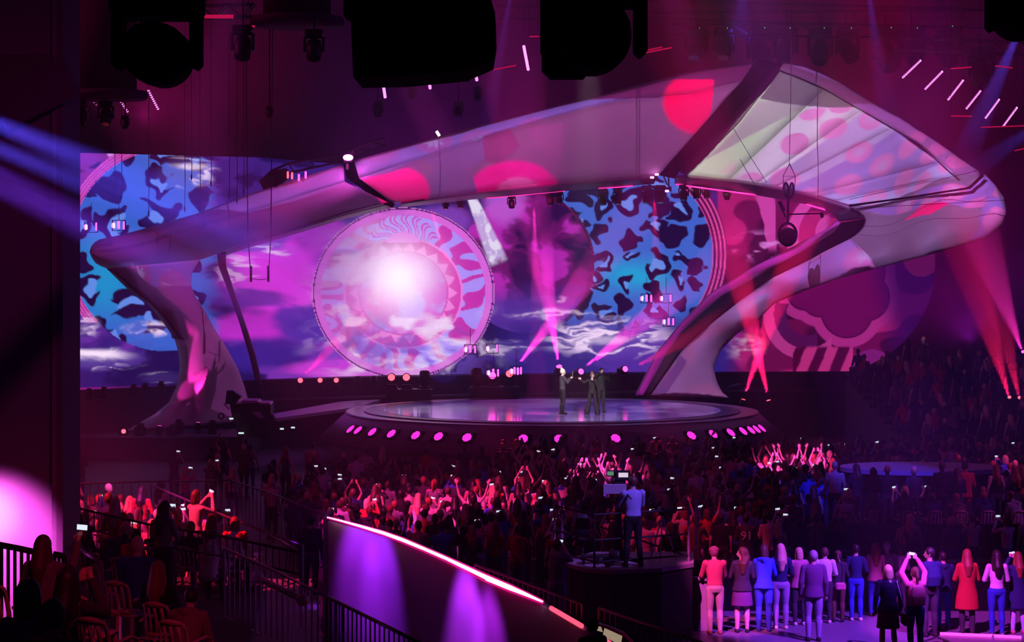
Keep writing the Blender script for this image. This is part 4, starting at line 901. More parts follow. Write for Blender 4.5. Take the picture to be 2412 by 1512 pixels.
# ------------------------------------------------------------------ people seen close enough to have separate clothes
def hero(px, foot, top, z, label, fig, cols, rz=0., group=None, d=None, base=None, vox=.0115):
    """cols: skin index, top material, bottom material, hair material, shoes material"""
    if base is None: base = PZ(px, foot, z) if d is None else Vector((P(px, 0, d).x, d, z))
    dd = base.y; ztop = HCAM - (top - YH) / F * dd; full = 1.30 if fig.get('seat') else 1.735
    h = (ztop - z) / full if top else 1.0
    f = figure(detail=True, **fig); k = thing('person', label, 'person', base, group, rz)
    def put(nm, me, push=0.):
        if push:
            n = len(me.vertices); v = np.empty(n * 3); nn = np.empty(n * 3); me.vertices.foreach_get('co', v); me.vertex_normals.foreach_get('vector', nn); me.vertices.foreach_set('co', v + nn * push); me.update()
        me.transform(Matrix.Scale(h, 4)); return link(nm, me, k)
    put('body', remesh(f.all(), vox, 'body', [SKINS[cols[0]]], smooth=3))
    for r, nm, ps in ((1, {'coat': 'coat', 'jacket': 'jacket', 'hoodie': 'hoodie'}.get(fig.get('top'), 'shirt'), .010), (2, 'skirt' if fig.get('bottom') in ('skirt', 'dress') else 'trousers', .008), (3, 'hat' if fig.get('hat') else 'hair', .007), (4, 'shoes', .007), (5, 'backpack', .006)):
        if r in f.mb:
            m = cols[r] if r < len(cols) else TOPS['pink']
            if r == 4:
                v = f.mb[4]; half = len(v.v) // 2; nf = len(v.f) // 2
                for q in (0, 1):
                    t = MB(); t.v = v.v[q * half:(q + 1) * half]; t.f = [tuple(i - q * half for i in g) for g in v.f[q * nf:(q + 1) * nf]]; t.m = [0] * len(t.f); put('shoe', remesh(t, vox, 'shoe', [m], smooth=3), ps)
            else: put(nm, remesh(f.mb[r], vox, nm, [m], smooth=4 if r != 3 else 3), ps)
    k['_h'] = h; Rz = Matrix.Rotation(rz, 3, 'Z')
    return k, [base + Rz @ (q * h) for q in f.hands], base + Rz @ (f.head * h)
T, B_, Hh = TOPS, BOTS, HAIRS
RW = 'people lined up at the barrier in front of the lower right floor'
leather = M('navy_leather', (.02, .02, .06), .28, var=.1, spec=.8); burg = dye('plum_jacket', (.16, .06, .18)); redcoat = dye('red_wool', (.5, .04, .04)); cobalt = dye('cobalt_jersey', (.05, .12, .75)); lil = dye('lilac_denim', (.30, .26, .42)); coral = dye('coral_vest', (.75, .12, .2)); rose = dye('rose_jacket', (.5, .2, .28)); bluej = dye('bright_blue_denim', (.03, .07, .45)); pale = dye('pale_blue_denim', (.5, .6, .8)); wool = dye('white_wool', (.72, .68, .72))
hero(1684, 1494, 1288, 0, 'person in flat cap and coral vest over white shirt, leaning on the barrier', dict(pose='rail', hair='short', hat=True, top='sleeve', lean=6), (0, coral, B_['beige'], dye('plum_cap', (.3, .1, .16)), dye('tan_boot', (.35, .12, .08))), .1, RW)
hero(1748, 1490, 1289, 0, 'woman in dark jacket and skirt, bare legs, face turned left', dict(pose='fold', hair='long', female=True, top='jacket', bottom='skirt', turn=75), (2, T['dark'], burg, Hh['brown'], SHOE), 0, RW)
hero(1799, 1487, 1284, 0, 'person in a cobalt blue hoodie and blue trousers leaning forward', dict(pose='rail', hair='bob', female=True, top='hoodie', lean=9), (0, cobalt, cobalt, Hh['brown'], dye('blue_shoe', (.05, .05, .4))), -.1, RW)
hero(1839, 1482, 1281, 0, 'woman with bright straight blond hair, dark top and white trainers', dict(pose='fold', hair='long', female=True, top='sleeve'), (2, T['navy'], lil, Hh['blond'], SHOEW), 0, RW)
hero(1882, 1473, 1290, 0, 'person with tousled hair in a rose jacket behind the grey-haired man', dict(pose='front', hair='bob', female=True, top='jacket'), (0, rose, T['dark'], Hh['blond'], SHOEW), .2, RW)
hero(1916, 1510, 1297, 0, 'grey-haired man in a loose plum jacket and jeans, hands at his sides', dict(pose='down', hair='short', top='jacket'), (0, burg, lil, Hh['grey'], SHOE), 0, RW)
hero(1943, 1468, 1290, 0, 'person in a white sweater half hidden by the plum jacket', dict(pose='front', hair='short', top='sleeve'), (0, wool, T['dark'], Hh['brown'], SHOEW), -.1, RW)
k, hh, hd = hero(1974, 1465, 1297, 0, 'woman in black jacket carrying a small pink handbag behind her', dict(pose='fold', hair='tail', female=True, top='jacket'), (0, T['dark'], T['brown'], Hh['brown'], SHOE), -.15, RW)
bg = thing('handbag', 'small pink handbag hanging at the hip of the woman in black', 'handbag', k.location + Vector((.02, -.22, .78)))
part('bag_body', MB().box(bg.location, (.21, .09, .16), bev=.03), T['pink'], bg); part('strap', MB().tube([bg.location + Vector(v) for v in ((-.09, 0, .07), (-.08, .05, .4), (0, .1, .66), (.08, .05, .4), (.09, 0, .07))], .008, 6), T['dark'], bg)
hero(2016, 1462, 1282, 0, 'slim person in navy top, white belt line and blue jeans', dict(pose='front', hair='short', female=True, top='sleeve'), (0, T['navy'], bluej, Hh['dark'], SHOEW), 0, RW)
hero(2062, 1452, 1279, 0, 'red-haired woman in a pink jacket beside the white-haired man', dict(pose='fold', hair='long', female=True, top='jacket'), (0, rose, bluej, Hh['auburn'], SHOE), 0, RW)
hero(2089, 1450, 1277, 0, 'white-haired man in a dark coat beside the red-haired woman', dict(pose='fold', hair='short', top='jacket'), (0, T['dark'], T['dark'], Hh['grey'], SHOE), 0, RW)
hero(2119, 1447, 1282, 0, 'dark-haired person in dark plum top behind the blond woman in leather', dict(pose='fold', hair='bob', female=True, top='sleeve'), (0, burg, T['dark'], Hh['dark'], SHOE), 0, RW)
k, hh, hd = hero(2092, 1548, 1331, 0, 'blond woman in a navy leather jacket and short skirt, bare legs', dict(pose='down', hair='bob', female=True, top='jacket', bottom='skirt', wide=1.3), (2, leather, burg, Hh['blond'], SHOE), 0, RW)
sb = thing('shoulder_bag', 'dark shoulder bag on a pale strap beside the leather-jacket woman', 'bag', k.location + Vector((.32, -.05, .72)))
part('bag_body', MB().box(sb.location, (.16, .26, .2), bev=.04), T['brown'], sb); part('strap', MB().tube([sb.location + Vector(v) for v in ((0, -.1, .08), (-.1, -.12, .45), (-.17, -.03, .74), (-.1, .08, .45), (0, .1, .08))], .009, 6), dye('pale_strap', (.6, .55, .6)), sb)
k, hh, hd = hero(2156, 1545, 1336, 0, 'girl with a ponytail and pink backpack photographing the stage', dict(pose='high', hair='tail', female=True, top='sleeve', bag=True), (2, T['pink'], bluej, Hh['brown'], SHOE, T['pink']), .15, RW)
phone((hh[0] + hh[1]) / 2, .15, 'phone raised by the girl with the pink backpack', None)
hero(2190, 1500, 1290, 0, 'man in dark clothes and backpack looking to the left', dict(pose='fold', hair='short', top='sleeve', bag=True, turn=70), (1, T['navy'], T['dark'], Hh['dark'], SHOE, T['navy']), .2, RW)
hero(2222, 1484, 1300, 0, 'person in long dark jumper and vivid blue jeans', dict(pose='fold', hair='short', top='hoodie'), (0, T['navy'], bluej, Hh['dark'], SHOE), 0, RW)
hero(2278, 1497, 1294, 0, 'long-haired woman in a knee-length red coat', dict(pose='fold', hair='long', female=True, top='coat'), (0, redcoat, T['dark'], Hh['auburn'], SHOE), 0, RW)
hero(2348, 1499, 1296, 0, 'dark-haired woman in white jumper, blue skinny jeans and heels', dict(pose='fold', hair='long', female=True, top='sleeve'), (0, wool, bluej, Hh['dark'], M('silver_heel', (.6, .6, .65), .2, .8)), 0, RW)
k, hh, hd = hero(2398, 1492, 1300, 0, 'auburn-haired woman filming at the right edge, pale jeans and pink shoes', dict(pose='phone', hair='long', female=True, top='coat', wide=1.2), (0, T['navy'], pale, Hh['auburn'], T['pink']), .1, RW)
phone((hh[0] + hh[1]) / 2, .1, 'phone raised by the woman at the right edge', None)

# performers
k, hh, hd = hero(1325, 976, 869, SZ, 'blond performer in sheer black top and tight trousers, singing at left', dict(pose='clap', hair='bun', female=True, top='sleeve'), (2, T['dark'], T['black'], dye('platinum_hair', (.8, .72, .6)), M('glossy_boot', (.02, .02, .02), .1)), -1.25, 'three performers on the round stage', vox=.010)
mic = MB().cyl(hh[0], hh[0] + Vector((.02, 0, .16)), .014, .018, 8).ell(hh[0] + Vector((.025, 0, .18)), .03, 8, 6); solo('microphone', mic, M('mic_grey', (.2, .2, .2), .3, .5), 'microphone in the hands of the blond performer', 'microphone', hh[0])
k, hh, hd = hero(1395, 975, 877, SZ, 'performer with a tall bun and wide black trousers, one arm thrown out', dict(hair='bun', female=True, top='sleeve', bottom='wide', wide=2.2, lean=-3, hands=(((.20, .10, 1.16), (.03, .24, 1.40)), ((.36, .06, 1.30), (.48, .12, 1.42)))), (2, T['black'], T['black'], Hh['brown'], SHOE), math.pi, 'three performers on the round stage', vox=.010)
mic = MB().cyl(hh[0], hh[0] + Vector((0, 0, .14)), .014, .018, 8).ell(hh[0] + Vector((0, 0, .16)), .03, 8, 6); solo('microphone', mic, M('mic_grey', (.2, .2, .2), .3, .5), 'microphone held to the mouth of the middle performer', 'microphone', hh[0])
hero(1416, 970, 867, SZ, 'performer in long black coat at right with both hands raised', dict(hair='short', top='sleeve', bottom='trousers', wide=1.2, hands=(((.34, .08, 1.22), (.42, .20, 1.46)), ((.34, .06, 1.42), (.15, .16, 1.56)))), (2, T['black'], T['black'], Hh['dark'], SHOE), math.pi + .45, 'three performers on the round stage', vox=.010)

# ------------------------------------------------------------------ camera platform in the middle of the floor
PZM = 1.5
pf = thing('camera_platform', 'raised camera platform with dark skirt and steel railing in the floor crowd', 'platform', PZ(1480, 1330, PZM) - Vector((0, 0, PZM)))
pts = [PZ(*q, PZM) for q in ((1332, 1316), (1340, 1328), (1378, 1339), (1440, 1343), (1560, 1338), (1634, 1326), (1634, 1299), (1400, 1299))]
part('deck', MB().prism(pts, (0, 0, -.08)), M('grey_lino', (.34, .28, .34), .5), pf); part('skirt', MB().prism([p * .0 + (p + (pf.location - p) * .02) + Vector((0, 0, -.085)) for p in pts], (0, 0, -1.4)), M('platform_skirt', (.03, .028, .04), .7), pf)
post = M('pale_steel', (.55, .5, .6), .35, .6)
PT = [PZ(*q, PZM) for q in ((1306, 1312), (1324, 1306), (1400, 1338), (1622, 1322), (1640, 1300))]
for i, p in enumerate(PT): part('rail_post', MB().tube([p + Vector((0, 0, 0)), p + Vector((0, 0, 1.08))], .024, 8), BLACK if i == 2 else post, pf)  # lit posts pale, the unlit one black: light put into the colour
for zz in (1.05, .55, .12):
    part('rail', MB().tube([p + Vector((0, 0, zz)) for p in (PT[0], PT[2], PT[3])], .02, 8), BLACK, pf)
part('rail', MB().tube([PZ(1404, 1300, PZM) + Vector((0, 0, .55)), PT[3] + Vector((0, 0, .1))], .02, 8), BLACK, pf)
k, hh, hd = hero(1491, 1334, 1121, PZM, 'camera operator in a light blue shirt and headset standing on the platform', dict(pose='rail', hair='short', top='sleeve', wide=1.5), (0, dye('sky_shirt', (.35, .38, .7)), T['black'], Hh['brown'], SHOE), .25)
cb = PZ(1456, 1330, PZM); bc = thing('broadcast_camera', 'studio camera with monitors on a tall pedestal on the platform', 'camera', cb)
part('pedestal', MB().cyl(cb + Vector((0, 0, .12)), cb + Vector((0, 0, 1.35)), .10, .055, 14).cyl(cb + Vector((0, 0, .12)), cb + Vector((0, 0, .3)), .22, .16, 16), BLACK, bc, True)
for a in (0, 2.1, 4.2): part('leg', MB().bar(cb + Vector((0, 0, .16)), cb + Vector((.5 * math.cos(a), .5 * math.sin(a), .05)), .07), BLACK, bc)
part('camera_body', MB().box(cb + Vector((.02, .05, 1.58)), (.24, .5, .26), bev=.03).box(cb + Vector((.02, .35, 1.58)), (.2, .3, .2), bev=.04).cyl(cb + Vector((.02, .45, 1.58)), cb + Vector((.02, .68, 1.58)), .09, .12, 16), BLACK, bc)
part('pan_handle', MB().tube([cb + Vector((.1, -.1, 1.5)), cb + Vector((.22, -.5, 1.38)), cb + Vector((.22, -.62, 1.38))], .015, 8), BLACK, bc)
mon = part('monitor', MB().box(cb + Vector((.08, -.2, 1.80)), (.28, .06, .2), bev=.01), BLACK, bc); o = link('screen', MB().box(cb + Vector((.09, -.235, 1.81)), (.19, .006, .09)).mesh('screen', M('monitor_glow', (.1, .1, .1), .3, emit=(.9, .75, .9), es=.9, var=.3, scale=30), bc.location), mon)
mon = part('monitor', MB().box(cb + Vector((-.16, -.1, 1.83)), (.16, .05, .12), bev=.01), BLACK, bc); o = link('screen', MB().box(cb + Vector((-.16, -.13, 1.83)), (.13, .006, .08)).mesh('screen', M('green_glow', (.05, .1, .05), .3, emit=(.2, .5, .3), es=.5, var=.3, scale=30), bc.location), mon)
part('light_hood', MB().box(cb + Vector((-.08, -.22, 1.53)), (.46, .04, .20), bev=.01), M('hood_card', (.4, .36, .42), .6), bc)
for px, fy in ((1395, 1325), (1425, 1318)):
    pass
sp = PZ(1398, 1328, PZM); st = thing('flight_case', 'low black equipment stand on the deck by the left rail', 'stand', sp)
part('tray', MB().box(sp + Vector((.08, 0, .16)), (.62, .3, .05), bev=.01), BLACK, st)
for a in (-.2, .08, .36): part('leg', MB().box(sp + Vector((a, 0, .07)), (.05, .25, .14)), BLACK, st)
sp = PZ(1560, 1318, PZM); tr = thing('tripod', 'small tripod with a draped camera at the right of the platform', 'tripod', sp)
for a in (0.3, 2.4, 4.5): part('leg', MB().tube([sp + Vector((0, 0, .9)), sp + Vector((.3 * math.cos(a), .3 * math.sin(a), 0.0))], .016, 6), post, tr)
part('camera_body', MB().box(sp + Vector((0, 0, .98)), (.16, .34, .16), bev=.04).cyl(sp + Vector((0, .15, .98)), sp + Vector((0, .32, .98)), .06, .07, 12), BLACK, tr)
ch = PZ(1372, 1322, PZM); st = thing('stool', 'dark high-backed operator chair on the platform', 'chair', ch)
part('backrest', MB().rings([(ch + Vector((0, 0, .45)), .14, .03), (ch + Vector((0, .01, .7)), .16, .035), (ch + Vector((0, .02, .95)), .12, .03)], 16), BLACK, st, True); part('seat', MB().rings([(ch + Vector((0, .15, .42)), .2, .2), (ch + Vector((0, .15, .48)), .2, .2)], 16), BLACK, st, True); part('column', MB().cyl(ch + Vector((0, .15, 0)), ch + Vector((0, .15, .42)), .03), BLACK, st)
# photographer on the ramp at the left of the platform
rp = solo('ramp', MB().prism([Vector((.4, 36.2, 0)), Vector((1.25, 36.2, 0)), Vector((1.25, 38.6, 0)), Vector((.4, 38.6, 0))], (0, 0, .7)), CONC, 'low dark step beside the curved wall under the photographer', 'step', (.8, 37.4, 0))
k, hh, hd = hero(1312, 0, 1271, .7, 'photographer in grey-violet shirt raising a camera beside the platform', dict(pose='phone', hair='short', top='tee'), (0, dye('violet_grey_shirt', (.3, .24, .34)), B_['light'], Hh['brown'], SHOE), -.2, d=37.4)
c = (hh[0] + hh[1]) / 2; cm = thing('photo_camera', 'compact camera in the raised hands of the photographer', 'camera', c)
part('camera_body', MB().box(c, (.15, .06, .10), bev=.015).cyl(c + Vector((0, .03, 0)), c + Vector((0, .13, 0)), .04, .045, 14), BLACK, cm); part('screen', MB().box(c + Vector((0, -.033, 0)), (.09, .004, .06)), M('phone_glow', (.2, .2, .2)), cm)

# ------------------------------------------------------------------ barriers, kerb light, riser at the right
VP = M('barrier_panel_paint', (.42, .36, .5), .5, var=.1, scale=3)
bp = thing('barrier', 'waist-high grey barrier panel at the left end of the row of people', 'barrier', PZ(1615, 1480, 0))
a, b_ = P(1520, 0, 42.1), P(1668, 0, 41.4)
part('panel', MB().prism([(a.x, a.y, .02), (b_.x, b_.y, .02), (b_.x, b_.y, 1.06), (a.x, a.y, 1.06)], (.0, .05, 0)), VP, bp); part('ledge', MB().bar((a.x, a.y, 1.08), (b_.x, b_.y, 1.08), .12, .05), VP, bp)
fb = thing('barrier', 'long black crowd barrier in front of the row of people', 'barrier', (7, 43.9, 0)); part('panel', MB().box((8.4, 44.0, .53), (10.6, .08, 1.06)), MATT, fb); part('ledge', MB().box((8.4, 43.95, 1.08), (10.6, .16, .05)), BLACK, fb)
st = thing('kerb_light', 'pink light strip set along the floor at the lower right', 'light strip', PZ(2310, 1497, 0)); 
part('tube', MB().bar(PZ(2214, 1492, .04), PZ(2336, 1497, .04), .05), M('kerb_pink', (.8, .1, .5), .4, emit=(1, .08, .75), es=1.7, var=0), st); part('tube', MB().bar(PZ(2342, 1497, .04), PZ(2406, 1501, .04), .05), M('kerb_pink'), st)
rs = thing('seating_riser', 'black-fronted riser with seated spectators at the right of the floor', 'riser', (9.6, 50.5, 0))
part('deck', MB().box((11.0, 50.4, .35), (6.4, 3.8, .7)), CONC, rs); part('front_panel', MB().box((11.0, 48.45, .66), (6.4, .06, 1.28)), MATT, rs)
for q in range(9): part('rail_post', MB().box((8.0 + q * .75, 48.5, 1.42), (.03, .03, .3)), BLACK, rs)
sd = thing('side_platform', 'pale oval platform top behind the seated spectators at right', 'platform', (P(2165, 0, 55.5).x, 55.5, 0))
part('deck', drum(MB(), 2.15, 1.85, 1.97, 48, cx=sd.location.x, cy_=55.5, ry=.62), M('pale_table_top', (.5, .42, .5), .4), sd); part('skirt', drum(MB(), 2.05, 0, 1.84, 48, cx=sd.location.x, cy_=55.5, ry=.6), MATT, sd)
PCH = {}
def chair_make(m):
    """moulded plastic stacking chair, seen from behind"""
    r = thing('plastic_chair', 'moulded plastic chair', 'chair', (0, 0, 0))
    cv_ = lambda x, t: (x * (1 - .12 * t), -.20 + .05 * (x / .18) ** 2 - .10 * t * t, .45 + .42 * t - (.05 * (x / .18) ** 2 if t > .9 else 0))
    b = MB()
    for x in (-.18, .18): b.grid([[cv_(x - .03 * (1 if x > 0 else -1) * e, t) for e in (0, 1)] for t in (0, .25, .5, .75, 1)], (0, -.02, 0))
    b.grid([[cv_(x, t) for t in (.82, 1)] for x in (-.18, -.12, -.06, 0, .06, .12, .18)], (0, -.02, 0)); b.grid([[cv_(x, t) for t in (0, .12)] for x in (-.18, -.09, 0, .09, .18)], (0, -.02, 0))
    part('backrest', b, m, r, True)
    for x in (-.09, 0, .09): part('slat', MB().grid([[cv_(x + e, t) for e in (-.018, .018)] for t in (.08, .3, .55, .85)], (0, -.016, 0)), m, r, True)
    part('seat', MB().grid([[(-.22 + .11 * i, -.22 + .11 * j, .44 - .02 * math.sin(math.pi * j / 4)) for j in range(5)] for i in range(5)], (0, 0, -.025)), m, r, True)
    for sx in (-1, 1):
        for sy in (-1, 1): part('leg', MB().bar((sx * .19, sy * .19, .43), (sx * .23, sy * .25, 0), .035), m, r)
        part('armrest', MB().tube([(sx * .22, -.2, .62), (sx * .25, .02, .65), (sx * .24, .18, .6), (sx * .22, .2, .43)], .018, 6), m, r)
    return r
chair0 = chair_make(M('moulded_plastic', (.55, .30, .28), .4, var=.03)); chair_used = [False]; CHN = [0]
def chair(loc, rz=0, label=None, group='plastic chairs of the left stand'):
    if not chair_used[0]: chair_used[0] = True; o = chair0; o.location = loc; o.rotation_euler = (0, 0, rz)
    else: o = clone(chair0, loc, rz)
    o['label'] = label or 'moulded plastic chair in the rows of the left stand'; o['group'] = group; return o
# seated and standing spectators on the riser
for r_, (yy, zz, ks) in enumerate(((49.25, .7, ('sit_woman', 'sit_man', 'sit_woman', 'sit_lean')), (50.4, .7, ('sit_woman', 'sit_man', 'sit_phone', 'woman_fold')), (51.6, .7, ('woman', 'man', 'woman_fold', 'man_jacket')))):
    for q in range(9):
        X = 8.1 + q * .68 + rng.uniform(-.08, .08) + .2 * (r_ % 2); key = ks[rng.randrange(4)]; tp = rng.choice(['black', 'dark', 'white', 'red', 'cream', 'navy', 'brown', 'grey']); hr = rng.choice(['dark', 'brown', 'blond', 'auburn']); px = 1206 + X / yy * F
        key, tp, hr, lab = uniq(lambda key, tp, hr: f"{hr}-haired {MK(key)}, {tp} top, {('front', 'second', 'back')[r_]} row, {('left', 'middle', 'right')[q // 3]} part of right riser", ks, ['black', 'dark', 'white', 'red', 'cream', 'navy', 'brown', 'grey'], ['dark', 'brown', 'blond', 'auburn'], (key, tp, hr))
        person(key, (X, yy, zz), rng.gauss(.1, .2), tp, 'dark', hr, rng.randrange(3), lab, 'spectators on the right riser', rng.uniform(.95, 1.03))
        if key.startswith('sit'): chair((X, yy - .02, zz), 0, 'chair under the ' + lab, 'chairs on the right riser')

# ------------------------------------------------------------------ the curved parapet with its neon line
NEON = [(772, 1222), (800, 1229), (850, 1243), (900, 1258), (950, 1276), (1000, 1297), (1050, 1319), (1100, 1343), (1150, 1367), (1200, 1388), (1240, 1405), (1277, 1421)]
NZ = 3.1
cw = thing('curved_parapet', 'curved black parapet washed in purple with a pink neon line along its top', 'parapet', PZ(1000, 1297, 0).lerp(PZ(1000, 1297, NZ), 1) * 1)
cw.location = Vector((PZ(1000, 1297, NZ).x, PZ(1000, 1297, NZ).y, 0))
top_w = [PZ(*p, NZ) for p in NEON] + [PZ(1320, 1447, NZ), PZ(1372, 1477, NZ), PZ(1440, 1520, NZ)]
dn = [Vector((0, 0, -.03)), Vector((0, 0, -.8)), Vector((0, 0, -1.6)), Vector((0, 0, -3.1))]
part('wall_face', MB().grid([[p + q + Vector((0, -.02, 0)) for q in dn] for p in top_w], (.05, .25, 0)), M('parapet_lacquer', (.30, .26, .32), .42, var=.05, scale=1), cw, True)
part('neon_tube', MB().tube([p + Vector((0, -.07, .035)) for p in top_w[:12]], .045, 10, rr=[.010, .014, .02, .026, .030, .026, .028, .034, .042, .038, .024, .012]), M('neon_core', (.9, .3, .6), .4, emit=(1, .42, .80), es=2.6, var=0), cw, True)
part('neon_channel', MB().tube([p + Vector((0, 0, .02)) for p in top_w[:12]], .05, 10, rr=[.024, .028, .036, .044, .050, .046, .048, .054, .062, .058, .044, .03]), M('neon_channel_glow', (.5, .02, .2), .4, emit=(1, .01, .28), es=.75, var=0), cw, True)
part('neon_tube', MB().tube([PZ(1298, 1432, NZ), PZ(1370, 1474, NZ)], .03, 8), M('red_neon', (.9, .1, .15), .4, emit=(1, .06, .12), es=2.2, var=0), cw, True, 'shorter red neon tube')
part('end_panel', MB().prism([top_w[0] + Vector((-.02, 0, .02)), top_w[0] + Vector((-.02, 0, -3.1)), top_w[0] + Vector((-.02, 1.3, -3.1)), top_w[0] + Vector((-.02, 1.3, .02))], (-.06, 0, 0)), M('parapet_end', (.16, .04, .08), .5), cw)
def down(p, t, c, w_, a): spot(p, t, c, w_, a, .8, .1, 'parapet_wash')
for i, (px, c, w_, tz, sp_) in enumerate(((840, (.42, .02, 1), 380, 1.2, 66), (925, (.36, .02, 1), 420, 1.0, 60), (1105, (.5, .03, 1), 620, .4, 60), (1150, (.5, .02, .9), 400, .2, 50))):
    j = min(range(len(NEON)), key=lambda q: abs(NEON[q][0] - px)); p = top_w[j]; down(p + Vector((-1.2, -.5, .75)), p + Vector((0, 0, -1.2 + tz * .3)), c, w_, sp_)
# desk with monitors and its operator at the bottom
dk = thing('control_desk', 'curved desk with pink rim and two lit monitors at the bottom edge', 'desk', P(1450, 1500, 23.4) * Vector((1, 1, 0)) if False else Vector((P(1450, 1500, 23.4).x, 23.4, 0)))
q = [P(1402, 1466, 23.8), P(1440, 1478, 23.6), P(1470, 1491, 23.4), (P(1492, 1512, 23.2)), P(1505, 1540, 23.1)]
part('rim', MB().grid([[p, p + Vector((0, 0, -.045))] for p in q], (0, .1, 0)), M('hot_pink_lacquer', (.75, .02, .28), .35), dk); part('body', MB().grid([[p + Vector((0, .02, -.05)), p + Vector((0, .02, -3.0))] for p in q], (0, .5, 0)), MATT, dk)
for a_, b_, c_, d_ in (((1403, 1476), (1416, 1477), (1420, 1489), (1402, 1484)), ((1424, 1480), (1466, 1499), (1462, 1520), (1420, 1498))):
    s = part('monitor', MB().prism([P(*v, 23.1) for v in (a_, b_, c_, d_)], (0, .03, 0)), M('beige_monitor', (.1, .1, .1), .3, emit=(.42, .32, .22), es=.8, var=.4, scale=20), dk)
part('light_tube', MB().tube([P(1426, 1505, 22.9), P(1440, 1516, 22.8)], .018, 8), M('red_neon'), dk)
hero(1396, 0, 1415, 2.55, 'dark silhouette of a person standing behind the desk at the bottom edge', dict(pose='fold', hair='short', top='hoodie'), (1, MATT, MATT, MATT, MATT), .5, None, base=Vector((P(1396, 0, 22.4).x, 22.4, 2.35)))
solo('gallery_floor', MB().box((2.2, 21.5, 1.15), (5.6, 6.5, 2.3)), MATT, 'black gallery floor under the desk at the bottom edge', 'floor slab', (2.2, 21.5, 0), kind='structure')
def railing(name, pts, label, hgt=1.0, n=10, m=BLACK, r=.022, rb=.011, group=None, low=None, mid=False):
    pts = [Vector(p) for p in pts]; k = thing(name, label, 'railing', pts[0].lerp(pts[-1], .5) - Vector((0, 0, hgt)), group)
    part('handrail', MB().tube(pts, r, 8), m, k, True)
    part('bottom_rail', MB().tube([p + Vector((0, 0, -(low or hgt) + .04)) for p in pts], r * .8, 6), m, k, True)
    L = resamp([tuple(p) for p in pts], n)
    for i, p in enumerate(L): part('baluster', MB().tube([p, p + Vector((0, 0, -(low or hgt) + .04))], rb if 0 < i < n - 1 else r, 6), m, k)
    for p in (pts[0], pts[-1]): part('post', MB().tube([p, p + Vector((0, 0, -hgt))], r, 8), m, k)
    return k
DARKR = M('dark_violet_rail', (.16, .10, .18), .4, .3)
railing('railing', [PZ(1120, 1330, 3.2), PZ(1250, 1378, 3.2), PZ(1372, 1423, 3.2)], 'dark railing just behind the curved neon wall', 1.0, 22, DARKR)
railing('railing', [PZ(1412, 1433, 3.2), PZ(1530, 1473, 3.2), PZ(1680, 1523, 3.2)], 'thin purple-lit handrail at the bottom right of the desk', 1.0, 20, DARKR, low=.6)
solo('walkway', MB().prism([PZ(1100, 1322, 3.2) + Vector((0, 0, -3.2)), PZ(1680, 1523, 3.2) + Vector((0, 0, -3.2)), PZ(1680, 1523, 3.2) + Vector((.9, .5, -3.2)), PZ(1100, 1322, 3.2) + Vector((.6, 1.2, -3.2))], (0, 0, 2.1)), MATT, 'black raised walkway behind the neon wall', 'walkway', (1.2, 30, 0), kind='structure')

# ------------------------------------------------------------------ the left stand
tz = lambda d: max(.3, 3.15 - (d - 18) * .083)
xb = lambda d: P(float(np.interp(d, [14, 20, 26, 34, 42, 52], [420, 520, 560, 600, 600, 560])), 0, d).x
gs = thing('grandstand', 'dark stepped seating stand filling the left foreground', 'stand', (-7, 34, 0))
mb = MB(); dd = 14.0
while dd < 51:
    x1 = xb(dd); x0 = P(-60, 0, dd).x; mb.box(((x0 + x1) / 2, dd + .5, tz(dd) / 2), (x1 - x0, 1.0, tz(dd))); dd += 1.0
part('tiers', mb, CONC, gs)
stp = MB(); dd = 22.0
while dd < 40:
    x1 = xb(dd); stp.box((x1 + .5, dd + .5, tz(dd) / 2 - .05), (1.0, 1.0, tz(dd) - .1)); dd += 1.0
part('stairway', stp, M('stair_tread', (.22, .18, .26), .6), gs)
seatk = ['sit_man', 'sit_woman', 'sit_phone', 'sit_lean', 'sit_woman', 'sit_man']
cols_l = ['red', 'white', 'dark', 'black', 'brown', 'pink', 'cream', 'navy', 'red', 'grey']
nl = 0
for row, dd in enumerate([49.5, 48.2, 46.9, 45.6, 44.3, 43.0, 41.7, 40.4, 39.1, 37.8, 36.5, 35.2, 33.9, 32.6]):
    z = tz(math.floor(dd)); a = P(152, 0, dd).x; b = P(float(np.interp(dd, [32, 36, 40, 45, 50], [470, 590, 520, 430, 330])), 0, dd).x; x = a + rng.uniform(0, .5)
    if dd < 35: a = P(300, 0, dd).x; x = a
    while x < b:
        key = rng.choice(seatk if rng.random() < .8 else ['woman_phone', 'man', 'woman_fold']); tp = rng.choice(cols_l); hr = rng.choice(['dark', 'brown', 'blond', 'auburn', 'blond']); px = 1206 + x / dd * F
        key, tp, hr, lab = uniq(lambda key, tp, hr: f"{hr}-haired {MK(key)}, {tp} top, {('farthest', 'far', 'middle', 'near')[min(3, row // 4)]} rows, {'by the wall' if px < 260 else 'mid-row' if px < 400 else 'by the aisle'}", (seatk if key.startswith('sit') else ['woman_phone', 'man', 'woman_fold']), cols_l, ['dark', 'brown', 'blond', 'auburn'], (key, tp, hr))
        person(key, (x, math.floor(dd) + .55, z), rng.gauss(-.35, .25), tp, rng.choice(['dark', 'jeans', 'black']), hr, rng.randrange(3), lab + ' of left stand', 'spectators in the left stand', rng.uniform(.93, 1.03))
        if key.startswith('sit') and dd < 42 and rng.random() < .8: chair((x, math.floor(dd) + .53, z), rng.gauss(-.3, .1), f"chair under the {lab}")
        nl += 1; x += rng.uniform(.56, .85)
print('left stand', nl)
